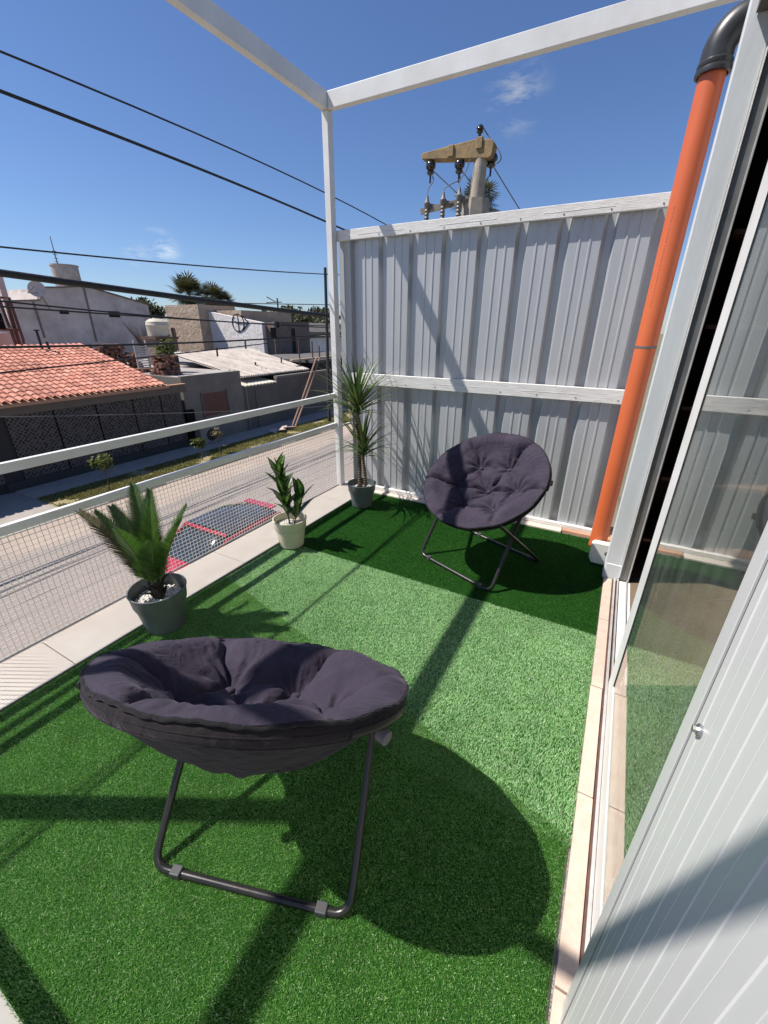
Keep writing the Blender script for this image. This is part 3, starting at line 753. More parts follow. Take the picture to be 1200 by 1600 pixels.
jo = MB().prism([(.065, .02), (.155, .02), (.155, .172), (.062, .172), (.045, .155), (.045, .06)], 1, 2.885, 2.945).build('housing', M['box'], None, bevel=.004)
jo.parent = jb; jo.matrix_parent_inverse = Matrix.Translation(-Vector(jb.location))
j2 = smooth_angle(MB().tube([(.148, 2.90, .115), (.148, 2.870, .115)], .011, 12).tube([(.148, 2.872, .115), (.148, 2.866, .115)], .015, 8).build('bolt', M['steel']))
j2.parent = jb; j2.matrix_parent_inverse = Matrix.Translation(-Vector(jb.location))

# ================================================================== CHAIRS
def make_chair(label, x, y, facing, rear_f, front_f, hinge_f, tilt, ring_off=0., seed=0, ring_z=.625):
    """local X = sitter's right, local Y = the way the seat faces; origin on the floor under the ring's centre"""
    root = empty('saucer_chair', (x, y, 0.004), facing - math.pi / 2, label, 'chair', 'folding saucer chairs on the terrace')
    RR = .405
    tm = Matrix.Translation((0, ring_off, ring_z)) @ Matrix.Rotation(-tilt, 4, 'X') @ Matrix.Diagonal((1, .94, 1, 1))   # ring frame: +y edge low, -y edge high
    rs = np.random.default_rng(seed)
    # --- folding frame: two U-shaped legs
    def U(ff, name, Lw, top_pt):
        hl = .305; rb = .055; r = .0115; pts = []
        hx, hy, hz = top_pt
        for sgn in (-1, 1):
            leg = []
            foot = Vector((sgn * hl, ff, r)); up = Vector((sgn * hx, hy, hz))
            d = (up - foot).normalized()
            q = [up, foot + d * (rb * 1.6), ]
            for k in range(1, 7):
                t = k / 7
                p0, p1, p2 = foot + d * rb, foot, foot + Vector((-sgn * rb, 0, 0))
                q.append(p0 * (1 - t) ** 2 + p1 * 2 * t * (1 - t) + p2 * t * t)
            q.append(foot + Vector((-sgn * rb * 1.2, 0, 0)))
            pts.append(q)
        full = pts[0] + pts[1][::-1]
        o = MB().tube(full, r, 14).build(name, M['chairtube'], root); smooth_angle(o, 60)
        return o
    # legs cross at the hinge and reach the ring beyond it
    def ringpt(a): return tm @ Vector((RR * math.sin(a), RR * math.cos(a), 0))
    pf = ringpt(R(48)); pb = ringpt(R(132))
    U(rear_f, 'rear_leg', 0, (pf.x, pf.y, pf.z - .01))
    U(front_f, 'front_leg', 0, (pb.x - .02, pb.y, pb.z - .01))
    # --- ring tube
    ring = [tm @ Vector((RR * math.sin(2 * math.pi * k / 72), RR * math.cos(2 * math.pi * k / 72), -.018)) for k in range(72)]
    ring = [tm @ (tm.inverted() @ p * .985) for p in ring]
    smooth_angle(MB().tube(ring, .0085, 12, closed=True).build('ring', M['tubegrey'], root))
    # hinge brackets and knobs
    for sgn in (-1, 1):
        a = R(116)
        c0 = tm @ Vector((sgn * (RR + .004) * math.sin(a), (RR + .004) * math.cos(a), -.03))
        hk = MB(); cpos = c0 + Vector((sgn * .004, .015, -.035))
        hk.tube([cpos, cpos + Vector((sgn * .020, -.012, 0))], .0165, 18)
        smooth_angle(hk.build('hinge_knob', M['knob'], root))
        bt = MB(); bt.tube([c0 + Vector((0, .0, .005)), cpos + Vector((-sgn * .004, .01, 0))], .007, 8)
        tang = [tm @ Vector((sgn * (RR + .006) * math.sin(R(aa)), (RR + .006) * math.cos(R(aa)), -.026)) for aa in range(100, 129, 4)]
        bt.tube(tang, .0095, 10)
        smooth_angle(bt.build('hinge_bracket', M['tubegrey'], root))
    for ff in (rear_f, front_f):
        for sgn in (-1, 1):
            MB().obox(Matrix.Translation((sgn * .225, ff, .0135)), .0165, .0148, .0145).build('foot_clip', M['clip'], root, bevel=.004)
    # --- fabric sling below
    NR, NA = 26, 160
    V = []; F = []
    def sling_z(t): return -.036 - .200 * (1 - t ** 1.75)
    for i in range(NR + 1):
        t = i / NR
        for j in range(NA):
            a = 2 * math.pi * j / NA
            fold = .006 * math.sin(8 * a + 2.0 * math.sin(3 * a)) * math.sin(math.pi * t) + .0045 * math.sin(19 * a + 4 * t) * t * (1 - t) * 3
            rr_ = RR * (.985 * t) + 0
            # a flattish cloth bottom
            z = sling_z(t) + fold
            V.append(tm @ Vector((rr_ * math.sin(a), rr_ * math.cos(a), z)))
    for i in range(NR):
        for j in range(NA):
            j2_ = (j + 1) % NA; F.append((i * NA + j, i * NA + j2_, (i + 1) * NA + j2_, (i + 1) * NA + j))
    mb = MB(); mb.add(V, F); smooth_angle(mb.build('sling', M['sling'], root, fix=False), 80)
    # hem wrapped round the ring, wrinkled, open at the hinges
    V = []; F = []; NA2 = 240; prof = [(.970, -.046), (.996, -.040), (1.014, -.030), (1.020, -.017), (1.014, -.004), (1.002, .003), (.985, .003)]
    npf = len(prof)
    for j in range(NA2):
        a = 2 * math.pi * j / NA2
        wr = .0012 * math.sin(31 * a + 4 * math.sin(5 * a)) * (.5 + .5 * math.sin(3 * a)) + .0007 * math.sin(83 * a + 1)
        for k, (pr_, pz) in enumerate(prof):
            s_ = wr * math.sin(math.pi * k / (npf - 1))
            V.append(tm @ Vector(((RR * pr_ + s_) * math.sin(a), (RR * pr_ + s_) * math.cos(a), pz + s_ * .5)))
    for j in range(NA2):
        for k in range(npf - 1):
            j2_ = (j + 1) % NA2; F.append((j * npf + k, j2_ * npf + k, j2_ * npf + k + 1, j * npf + k + 1))
    mb = MB(); mb.add(V, F); hem = smooth_angle(mb.build('hem', M['sling'], root, fix=False), 80)
    for kk in (1, 3):
        row = [Vector(V[j * npf + kk]) for j in range(NA2)]
        stc = MB()
        stc.tube(row, .0016, 6, closed=True)
        smooth_angle(stc.build('seam', M['pipingf'], hem))
    # --- tufted cushion
    NR, NA = 84, 300
    btn = [(0.0, 0.0)] + [(.50 * math.cos(R(60 * k + 15)), .50 * math.sin(R(60 * k + 15))) for k in range(6)]
    segs = []
    for k in range(6):
        p = btn[k + 1]; q = btn[(k + 1) % 6 + 1]
        segs.append(((0, 0), p, .75)); segs.append((p, q, .55))
        a = math.atan2(p[1], p[0])
        segs.append((p, (1.04 * math.cos(a + rs.uniform(-.12, .12)), 1.04 * math.sin(a + rs.uniform(-.12, .12))), 1.0))
    t = np.linspace(0, 1, NR + 1)[:, None]; a = (np.arange(NA) * 2 * math.pi / NA)[None, :]
    X = t * np.cos(a); Y = t * np.sin(a)
    depth = -.165 * (1 - np.abs(t) ** 2.3) + 0 * a
    crease = np.zeros_like(X)
    for p, q, w in segs:
        dx, dy = q[0] - p[0], q[1] - p[1]; L2 = dx * dx + dy * dy
        u = np.clip(((X - p[0]) * dx + (Y - p[1]) * dy) / L2, 0, 1)
        wob = .018 * np.sin(u * 9 + p[0] * 30 + q[1] * 11)
        nx, ny = -dy / math.sqrt(L2), dx / math.sqrt(L2)
        d = np.hypot(X - (p[0] + u * dx + nx * wob), Y - (p[1] + u * dy + ny * wob))
        crease = np.maximum(crease, w * np.exp(-(d / .040) ** 1.0))
    dim = np.zeros_like(X)
    wrk = np.zeros_like(X)
    for (bx, by) in btn:
        d = np.hypot(X - bx, Y - by)
        dim = np.maximum(dim, np.exp(-(d / .085) ** 1.25))
        ang = np.arctan2(Y - by, X - bx)
        wrk += .0085 * np.sin(ang * 8 + bx * 20 + by * 31 + rs.uniform(0, 6)) * np.exp(-((d - .13) / .09) ** 2)
    # fine gathers running in from the rim
    gath = (.0022 * np.sin(a * 37 + 5 * np.sin(a * 5 + seed)) * (.5 + .5 * np.sin(a * 3 + 1)) + .0016 * np.sin(a * 71 + 9 * t)) * np.clip((t - .62) / .3, 0, 1)
    lump = .007 * (np.sin(X * 7.3 + Y * 3.1 + seed) + np.sin(Y * 8.7 - X * 2.2 + seed * 2)) * (1 - dim)
    edge = np.clip((t - .80) / .20, 0, 1) + 0 * a
    puff = .062 * (1 - .85 * crease) * (1 - dim) + lump + wrk + gath
    Z = depth + puff * (1 - .92 * edge ** 1.6) - .006 * edge + .004
    # cloth bulges over the rim a little
    rad = RR * (1.0 + .0) * np.ones_like(X)
    bul = .016 * np.exp(-((t - .93) / .06) ** 2) * np.sin(a * 6 + .6) * .2
    wave = .003 * np.sin(a * 13 + seed) * edge
    PX_ = (RR * 1.015) * np.sin(a) * t; PY_ = (RR * 1.015) * np.cos(a) * t
    # creases were laid out in (cos, sin); use the same orientation
    PX_ = (RR * 1.015) * X; PY_ = (RR * 1.015) * Y
    V = []
    for i in range(NR + 1):
        for j in range(NA):
            V.append(tm @ Vector((PX_[i, j], PY_[i, j], Z[i, j] + bul[i, j] + wave[i, j] + .006)))
    top_n = len(V)
    # underside lip of the cushion so that it has a thickness at the rim
    for j in range(NA):
        aa = 2 * math.pi * j / NA
        V.append(tm @ Vector((RR * .985 * math.cos(aa), RR * .985 * math.sin(aa), -.030)))
    for j in range(NA):
        aa = 2 * math.pi * j / NA
        V.append(tm @ Vector((RR * .80 * math.cos(aa), RR * .80 * math.sin(aa), -.075)))
    F = []
    for i in range(NR):
        for j in range(NA):
            j2_ = (j + 1) % NA; F.append((i * NA + j, (i + 1) * NA + j, (i + 1) * NA + j2_, i * NA + j2_))
    for j in range(NA):
        j2_ = (j + 1) % NA
        F.append((NR * NA + j, top_n + j, top_n + j2_, NR * NA + j2_)); F.append((top_n + j, top_n + NA + j, top_n + NA + j2_, top_n + j2_))
    mb = MB(); mb.add(V, F); cu = smooth_angle(mb.build('cushion', M['cushion'], root, fix=False), 75)
    # piping along the rim
    pth = []
    for j in range(NA):
        aa = 2 * math.pi * j / NA
        e = .003 * math.sin(aa * 13 + seed) + .0015 * math.sin(aa * 57)
        pth.append(tm @ Vector((RR * 1.020 * math.cos(aa), RR * 1.020 * math.sin(aa), e + .004)))
    pm = MB().tube(pth, .0048, 8, closed=True).build('piping', M['pipingf'], cu); smooth_angle(pm)
    for (bx, by) in btn:
        r_ = math.hypot(bx, by); i = int(round(r_ * NR)); an = math.atan2(by, bx) % (2 * math.pi); j = int(round(an / (2 * math.pi) * NA)) % NA
        z = Z[i, j] + .015
        bm_ = MB(); prof = [(.0, .010), (.008, .0092), (.014, .006), (.017, .001), (.014, -.005)]
        nn = 16; vs = []
        for (pr_, pz) in prof:
            for k in range(nn):
                vs.append(tm @ Vector((RR * 1.015 * bx + pr_ * math.cos(2 * math.pi * k / nn), RR * 1.015 * by + pr_ * math.sin(2 * math.pi * k / nn), z + pz)))
        fs = [(i2 * nn + k, (i2 + 1) * nn + k, (i2 + 1) * nn + (k + 1) % nn, i2 * nn + (k + 1) % nn) for i2 in range(len(prof) - 1) for k in range(nn)]
        bm_.add(vs, fs); smooth_angle(bm_.build('button', M['cushion'], cu), 70)
    return root
make_chair('dark padded saucer chair in the foreground facing away from the camera', -.718, .594, 1.885, -.225, .350, .06, R(31.5), 0, 1, .628)
make_chair('dark padded saucer chair standing by the ribbed metal fence', -.655, 2.505, -1.943 , -.350, .215, -.07, R(36), 0, 5, .625)

# ================================================================== POTTED PLANTS
def pot(root, r0, r1, h, m, label=None):
    """tapered pot with a wide collar, open, with real wall thickness"""
    prof = [(0, .004), (r0 * .9, .004), (r0, .012), (r0 + (r1 - r0) * .60, h * .66), (r0 + (r1 - r0) * .60 + .004, h * .665), (r0 + (r1 - r0) * .66 + .006, h * .69), (r1 - .002, h - .010), (r1 + .002, h - .007), (r1 + .002, h - .001), (r1 - .001, h),
            (r1 - .005, h - .001), (r1 - .008, h * .7), (r1 - .016, h * .6), (0, h * .6)]
    o = MB().lathe(prof, (0, 0, 0), 56).build('pot', M[m], root); smooth_angle(o, 35)
    return o
def pebbles(root, r, z, n, size=.008, seed=0):
    rs = random.Random(seed); mb = MB()
    ico = [(0, 0, 1), (.89, 0, .45), (.28, .85, .45), (-.72, .53, .45), (-.72, -.53, .45), (.28, -.85, .45), (.72, .53, -.45), (-.28, .85, -.45), (-.89, 0, -.45), (-.28, -.85, -.45), (.72, -.53, -.45), (0, 0, -1)]
    fc = [(0, 1, 2), (0, 2, 3), (0, 3, 4), (0, 4, 5), (0, 5, 1), (1, 6, 2), (2, 7, 3), (3, 8, 4), (4, 9, 5), (5, 10, 1), (6, 7, 2), (7, 8, 3), (8, 9, 4), (9, 10, 5), (10, 6, 1), (11, 7, 6), (11, 8, 7), (11, 9, 8), (11, 10, 9), (11, 6, 10)]
    for i in range(n):
        q = r * math.sqrt(rs.random()); a = rs.random() * 6.283
        s_ = size * rs.uniform(.6, 1.3); sx, sy, sz = s_ * rs.uniform(.8, 1.3), s_, s_ * rs.uniform(.55, .9)
        e = Euler((rs.random() * 6, rs.random() * 6, rs.random() * 6)).to_matrix()
        c = Vector((q * math.cos(a), q * math.sin(a), z + rs.uniform(0, size * 1.3) * (1.3 - q / r)))
        mb.add([c + e @ Vector((p[0] * sx, p[1] * sy, p[2] * sz)) for p in ico], fc)
    o = mb.build('pebbles', M['pebble'], root, fix=False); o['kind'] = 'stuff'
    smooth_angle(o, 60)
    return o
def blade(mb, path, widths, side, fold=.25, across=None):
    """a leaf: path points, half widths, side vector; folded along the midrib"""
    n = len(path); o = len(mb.v); vs = []
    for i, p in enumerate(path):
        t = (path[min(i + 1, n - 1)] - path[max(i - 1, 0)]).normalized()
        sd = (side - t * side.dot(t)).normalized(); nm = t.cross(sd)
        w = widths[i]
        vs += [p - sd * w + nm * w * fold, p, p + sd * w + nm * w * fold]
        if across is not None: across.extend([1., 0., 1.])
    fs = []
    for i in range(n - 1):
        fs += [(3 * i, 3 * i + 1, 3 * i + 4, 3 * i + 3), (3 * i + 1, 3 * i + 2, 3 * i + 5, 3 * i + 4)]
    mb.add(vs, fs)

# --- cycad in the big grey pot
pc = empty('potted_cycad', (-1.918, 1.025, .004), 0, 'cycad with stiff feathery fronds in the largest dark grey pot behind the front chair', 'potted plant')
pot(pc, .098, .140, .245, 'potgrey'); pebbles(pc, .118, .175, 700, .0085, 1)
core = MB()
core.lathe([(.018, .16), (.03, .18), (.033, .22), (.026, .27), (.012, .31)], (0, 0, 0), 12)
for k in range(14):
    a = k * 2.4; d = Vector((math.cos(a), math.sin(a), 1.0)).normalized(); b0 = Vector((.02 * math.cos(a), .02 * math.sin(a), .18 + .006 * k))
    core.tube([b0, b0 + d * .03 + Vector((0, 0, .02)), b0 + d * (.05 + .02 * (k % 3))], [.010, .007, .002], 6)
core.build('trunk', M['cycad_core'], pc)
def cycad_frond(az, elev0, L, droop, m, roll=0):
    fr = MB(); rc = MB(); N = 30; p = Vector((.012 * math.cos(az), .012 * math.sin(az), .25)); e = elev0; path = [p.copy()]
    for i in range(N):
        d = Vector((math.cos(az) * math.cos(e), math.sin(az) * math.cos(e), math.sin(e))); p = p + d * (L / N); path.append(p.copy()); e -= droop / N * (.3 + 1.6 * i / N)
    side0 = Vector((-math.sin(az), math.cos(az), 0))
    rc.tube(path, [.0032 * (1 - .75 * i / N) + .0006 for i in range(N + 1)], 6)
    K = 64
    for i in range(K):
        u = .10 + .90 * i / (K - 1); f = u * N; i0 = min(int(f), N - 1); p = path[i0].lerp(path[i0 + 1], f - i0)
        t = (path[i0 + 1] - path[i0]).normalized(); nm = t.cross(side0).normalized() * -1
        if nm.z < 0 and abs(e) < 3: nm = -nm if nm.dot(Vector((0, 0, 1))) < 0 else nm
        ll = (.105 * math.sin(math.pi * min(1, .16 + .80 * u)) ** .7 * (1.15 - .45 * u) + .01) * random.uniform(.93, 1.06)
        for sg in (-1, 1):
            sd = (side0 * sg * .84 + t * (.48 + .5 * u) + nm * (.30 + random.uniform(-.05, .05))).normalized()
            q = p + sd * ll; w = .0042
            mid = p + sd * ll * .55 + nm * .003
            a_ = t * w
            fr.add([p - a_, p + a_, mid + a_ * .9, mid - a_ * .9, q], [(0, 1, 2, 3), (3, 2, 4)])
    o = fr.build('frond', m, pc, fix=False)
    rc.build('midrib', M['rachis'], o)
cyc = [(R(196), R(56), .52, .34, 2), (R(150), R(70), .54, .26, 0), (R(215), R(72), .47, .22, 0), (R(120), R(78), .50, .15, 0), (R(20), R(66), .46, .18, 0), (R(60), R(68), .46, .2, 0), (R(300), R(72), .45, .2, 1), (R(340), R(70), .36, .2, 0), (R(255), R(78), .43, .15, 0), (R(95), R(84), .46, .1, 1), (R(175), R(62), .47, .3, 0)]
for az, e0, L, dr, k in cyc:
    cycad_frond(az, e0, L, dr, (M['cycad'], M['cycad_new'], M['cycad_dry'])[k])

# --- variegated plant in the cream pot
pv = empty('potted_plant', (-1.925, 2.075, .004), 0, 'variegated broad leaf plant in the cream pot', 'potted plant')
pot(pv, .088, .121, .225, 'potcream'); pebbles(pv, .100, .165, 380, .0075, 2)
vm = MB(); acr = []
st = MB()
def vleaf(p0, az, el, L, w, droop=.5):
    n = 9; p = Vector(p0); e = el; path = [p.copy()]; ws = [.003]
    for i in range(1, n + 1):
        d = Vector((math.cos(az) * math.cos(e), math.sin(az) * math.cos(e), math.sin(e))); p = p + d * (L / n); e -= droop / n
        path.append(p.copy()); u = i / n; ws.append(max(.0008, w * math.sin(math.pi * min(1, u ** .8)) ** .8 if u < 1 else .0008))
    blade(vm, path, ws, Vector((-math.sin(az), math.cos(az), 0)), .35, acr)
stems = [((.0, .0), (-.055, -.01, .52), 22, 1.28), ((.02, .0), (.105, .03, .34), 8, 1.45)]
for (sx, sy), (tx, ty, tz), n_, sc_ in stems:
    b0 = Vector((sx, sy, .15)); t0 = Vector((tx, ty, .06 + tz)); st.tube([b0, b0.lerp(t0, .5) + Vector((.004, 0, 0)), t0], [.006, .005, .003], 8)
    for i in range(n_):
        u = .18 + .82 * (i + .5) / n_; p = b0.lerp(t0, u); az = i * 2.4 + sx * 50
        vleaf(p, az, R(48 + 26 * u) + random.uniform(-.1, .1), (.135 + .02 * random.random()) * sc_ * (1.15 - .28 * u), .031, .35)
    vleaf(t0, 0.4, R(82), .09, .012, .1); vleaf(t0, 3.4, R(80), .10, .013, .1)
vo_ = vm.build('leaves', M['varieg'], pv, fix=False, smooth=True)
at_ = vo_.data.attributes.new('across', 'FLOAT', 'POINT'); at_.data.foreach_set('value', acr)
st.build('stem', M['rachis'], pv)
tg = MB(); tg.tube([(.045, -.015, .17), (.03, .005, .24)], [.004, .003], 8); tg.build('plant_label', M['white'], pv)

# --- dracaena in the small grey pot
pd = empty('potted_dracaena', (-1.868, 2.985, .004), 0, 'dracaena with two ringed stems in the small grey pot beside the corner post', 'potted plant')
pot(pd, .090, .128, .225, 'potgrey'); pebbles(pd, .108, .165, 380, .0075, 3)
def dr_head(base, n_, L, seed):
    rs = random.Random(seed); mb = MB()
    for i in range(n_):
        az = i * 2.39996 + rs.uniform(-.2, .2); u = i / n_
        e = R(88 - 62 * (1 - u) ** .8 * 1.0) + rs.uniform(-.12, .12)
        LL = L * rs.uniform(.8, 1.1) * (.80 + .3 * math.sin(math.pi * u)); n = 12; p = Vector(base) + Vector((0, 0, -.07 + .10 * u)); path = [p.copy()]; ws = [.006]
        dr = rs.uniform(.6, 1.5) * (1.15 - u)
        for k in range(1, n + 1):
            d = Vector((math.cos(az) * math.cos(e), math.sin(az) * math.cos(e), math.sin(e))); p = p + d * (LL / n); e -= dr / n * (.4 + 1.4 * k / n)
            q = k / n; path.append(p.copy()); ws.append(max(.0006, .0145 * (1 - q ** 2.2) * (.7 + .3 * math.sin(math.pi * min(1, q * 2)))))
        blade(mb, path, ws, Vector((-math.sin(az), math.cos(az), 0)), .4)
    return mb.build('crown', M['dracaena'], pd, fix=False, smooth=True)
def ringstem(x0, y0, x1, y1, z0, z1, r):
    pth = []; rs_ = []
    N = int((z1 - z0) / .006)
    for i in range(N + 1):
        u = i / N; pth.append((x0 + (x1 - x0) * u + .006 * math.sin(u * 5), y0 + (y1 - y0) * u, z0 + (z1 - z0) * u)); rs_.append(r * (1 + .10 * ((i % 4) / 3)) * (1 - .1 * u))
    return smooth_angle(MB().tube(pth, rs_, 12).build('stem', M['ringed'], pd), 80)
ringstem(-.022, .0, -.040, .012, .14, .86, .0165)
ringstem(.030, .010, .022, .0, .14, .50, .0145)
dr_head((-.040, .012, .89), 84, .47, 4)
dr_head((.022, 0, .53), 44, .42, 9)

# ================================================================== CABLES
def cable(name, label, pts, x, r, m, ext0=12, ext1=8, sub=4, twist=False, group='overhead cables along the street', end=None):
    P = [at(u, v, 0, x) for u, v in pts]
    ys_ = np.array([p.y for p in P]); zs_ = np.array([p.z for p in P]); y0_ = ys_.mean()
    co = np.polyfit(ys_ - y0_, zs_, min(2, len(P) - 1))
    y_a, y_b = ys_.min() - ext0, ys_.max() + (ext1 if end is None else 0)
    def zz_(y):   # a shallow sagging curve, straight beyond the measured span
        yc = min(max(y, ys_.min() - 2), ys_.max() + 2); z = np.polyval(co, yc - y0_)
        return float(z + (y - yc) * np.polyval(np.polyder(co), yc - y0_))
    out = [Vector((x, y, zz_(y))) for y in np.linspace(y_a, y_b, 40)]
    if end is not None:
        e_ = Vector(end); l_ = out[-1].copy(); out += [l_.lerp(e_, k / 6) for k in range(1, 7)]
    o = MB().tube(out, r, 10).build(name, M[m], fix=False); smooth_angle(o)
    return tag(o, label, 'cable', group)
cable('power_cable', 'topmost thin black cable crossing the open sky at upper left', [(0, 80), (250, 184), (605, 352)], -2.95, .0055, 'cable', end=(-3.05, 9.4, 2.9))
cable('power_cable', 'black cable just below the topmost one, crossing the sky behind the corner post', [(0, 142), (260, 243), (540, 360)], -2.85, .0085, 'cable', end=(-3.1, 9.4, 2.5))
cable('power_cable', 'thickest black bundled cable crossing in front of the white building roofs', [(0, 426), (94, 439.5), (187.5, 452.5), (300, 466.5), (367, 475.6), (513, 493.5)], -3.0, .019, 'cable', end=(-3.15, 9.4, 1.4))
cable('power_cable', 'thin grey cable low in the sky running to the dark street pole', [(0, 386), (87, 394), (260, 411), (500, 428)], -14.6, .022, 'cable')
cable('power_cable', 'upper of two thin cables crossing the big white building wall', [(0, 470.5), (87, 478.6), (169, 488), (260, 495.5), (483, 508.6)], -13.9, .022, 'cable')
cable('power_cable', 'lower of two thin cables crossing the big white building wall', [(0, 479.5), (65, 482.5), (152, 489.4), (260, 497), (483, 510.5)], -14.3, .022, 'cable')
cable('power_cable', 'black cable lying across the top edge of the red tiled roof', [(0, 542.5), (87, 541.5), (169, 538.6), (260, 537), (329, 534.5), (422, 529), (516, 522)], -13.6, .03, 'cable')
cable('power_cable', 'thin black cable slanting up across the middle of the red tiled roof', [(0, 580), (100, 573.5), (181, 565.6), (219, 559), (311, 548), (422, 535), (505, 526)], -13.3, .02, 'cable')
cable('power_cable', 'thin pale cable in front of the perforated screen wall', [(0, 652), (150, 648), (300, 645), (519, 634)], -12.6, .010, 'thinwire')
cable('power_cable', 'hair thin far cable beyond the street lamp', [(381, 474), (440, 475), (505, 476)], -40, .05, 'thinwire', ext0=2)

# ================================================================== CONCRETE POWER POLE BEHIND THE FENCE
pw = empty('power_pole', (-3.22, 9.5, S), 0, 'concrete power pole with a single cross arm and insulators above the fence', 'power pole')
def wpart(o, parent=None):
    o.parent = parent or pw; o.matrix_parent_inverse = Matrix.Translation(-Vector(pw.location)); return o
Y0 = 9.5
wpart(smooth_angle(MB().tube([(-3.24, Y0, S), (-3.22, Y0, 3.4), (-3.17, Y0, 4.55)], [.24, .155, .115], 20).build('shaft', M['concrete_pole'])))
wpart(smooth_angle(MB().tube([(-3.215, Y0, 3.40), (-3.215, Y0, 3.50), (-3.21, Y0, 3.80)], [.20, .29, .27], 8).build('collar', M['concrete_pole']), 30))
arm = MB()
arm_px = [(658, 240), (663, 238), (700, 228), (745, 216), (769, 217), (772, 222), (768, 243), (762, 247), (712, 248), (659, 249)]
arm_pts = [at(u, v, 1, Y0 - .12) for u, v in arm_px]
arm.prism([(p.x, p.z) for p in arm_pts], 1, Y0 - .12, Y0 + .12)
for q_ in (at(704, 232, 1, Y0 - .15), at(749, 219, 1, Y0 - .15)): arm.box(q_.x - .06, q_.x + .06, Y0 - .15, Y0 - .08, q_.z - .12, q_.z + .06)
wpart(arm.build('cross_arm', M['rusty_arm'], None, bevel=.015))
def disc_insulator(name, x, z, r=.105, yy=Y0 - .06):
    mb = MB(); mb.lathe([(.0, .16), (.03, .15), (.04, .11), (r * .8, .085), (r, .04), (r * .95, -.01), (r * .55, -.05), (r * .75, -.07), (r * .7, -.10), (.02, -.13), (.018, -.25), (0, -.26)], (x, yy, z), 20)
    return wpart(smooth_angle(mb.build(name, M['insul'])))
for (u, v, r_, dy) in ((673, 262, .10, -.06), (718, 260, .10, -.06), (768, 250, .115, .12)):
    q_ = at(u, v, 1, Y0 + dy); disc_insulator('insulator', q_.x, q_.z, r_, Y0 + dy)
wpart(smooth_angle(MB().lathe([(.0, .11), (.03, .10), (.055, .08), (.07, .045), (.045, .02), (.065, .0), (.03, -.03), (.02, -.18), (0, -.18)], (at(750, 206, 1, Y0).x, Y0, at(750, 206, 1, Y0).z), 16).build('insulator', M['insul'])))
# fuse holders on a small bracket
fa = MB(); a0 = Vector((-4.25, Y0 - .3, 3.66)); a1 = Vector((-3.35, Y0 - .1, 3.80))
for k in range(1):
    d = (a1 - a0); mtx = Matrix.Translation((a0 + a1) / 2) @ Euler((0, -math.atan2(d.z, d.x), math.atan2(d.y, d.x))).to_matrix().to_4x4()
    fa.obox(mtx, d.length / 2, .035, .045)
wpart(fa.build('fuse_bracket', M['concrete_pole']))
for (u, v) in ((667, 329), (692, 324), (717, 317)):
    c = at(u, v, 1, Y0 - .32)
    f = MB(); f.lathe([(.04, -.22), (.055, -.20), (.035, -.16), (.05, -.13), (.035, -.10), (.05, -.07), (.035, -.04), (.05, -.01), (.035, .02), (.05, .05), (.06, .08), (.065, .12), (.035, .16), (.02, .24)], c, 12)
    f.tube([c + Vector((.03, .05, .06)), c + Vector((.14, .12, .06))], .06, 8)
    wpart(smooth_angle(f.build('fuse_holder', M['porcelain'])))
def jumper(pts, r_=.010):
    P = [Vector(at(u, v, 1, yy)) for u, v, yy in pts]; out = []
    for i in range(len(P) - 1):
        p0 = P[max(i - 1, 0)]; p1 = P[i]; p2 = P[i + 1]; p3 = P[min(i + 2, len(P) - 1)]
        for k in range(4):
            t = k / 4; out.append(.5 * ((2 * p1) + (p2 - p0) * t + (2 * p0 - 5 * p1 + 4 * p2 - p3) * t * t + (3 * p1 - p0 - 3 * p2 + p3) * t ** 3))
    out.append(P[-1]); wpart(MB().tube(out, r_, 6).build('jumper_wire', M['thinwire']))
jumper([(676, 275, Y0 - .06), (677, 284, Y0 - .1), (670, 294, Y0 - .2), (667, 311, Y0 - .32)]); jumper([(718, 272, Y0 - .06), (718, 281, Y0 - .1), (702, 289, Y0 - .2), (693, 297, Y0 - .25), (692, 306, Y0 - .32)])
jumper([(735, 247, Y0 - .14), (729, 266, Y0 - .15), (719, 282, Y0 - .2), (717, 299, Y0 - .32)])
jumper([(756, 201, Y0), (763, 212, Y0 + .1), (778, 232, Y0), (783, 248, Y0), (776, 256, Y0)])
for (u0, v0, u1, v1, yb) in ((678, 268, 760, 345, 13), (722, 268, 790, 350, 13), (772, 262, 835, 365, 12)):
    a = at(u0, v0, 1, Y0); b = at(u1, v1, 1, yb); wpart(MB().tube([a, a.lerp(b, .5), b], .010, 6).build('service_wire', M['thinwire']))

# ================================================================== STREET POLES
def pole(name, label, base, top, r0, r1, m, cat='pole'):
    root = empty(name, base, 0, label, cat)
    o = smooth_angle(MB().tube([Vector((0, 0, 0)), Vector(top) - Vector(base)], [r0, r1], 12).build('shaft', M[m], root)); return root
b = at(515, 660, 2, S); t_ = at(508, 418, 0, b.x)
pole('street_pole', 'thin dark pole on the grass verge left of the corner post', b, t_, .10, .075, 'darkpole')
b = at(549, 646, 2, S); pole('street_pole', 'stout concrete pole on the verge seen through the gap beside the fence', b, (b.x, b.y, -.2), .17, .15, 'concrete_pole')
# far street lamp
b = Vector(at(436, 495, 1, 58)); t_ = at(433, 466, 1, 58); root = pole('street_lamp', 'far dark lamp post with an arm against the sky', (b.x, b.y, S), t_, .14, .12, 'darkpole', 'street lamp')
la = MB(); q0 = Vector(at(433, 473, 1, 58)); q1 = Vector(at(417, 464, 1, 58)); la.tube([q0, q1], [.06, .09], 6); la.tube([at(416, 473, 1, 58), at(440, 472, 1, 58)], .07, 6)
o = la.build('lamp_arm', M['darkpole']); o.parent = root; o.matrix_parent_inverse = Matrix.Translation(-Vector(root.location))
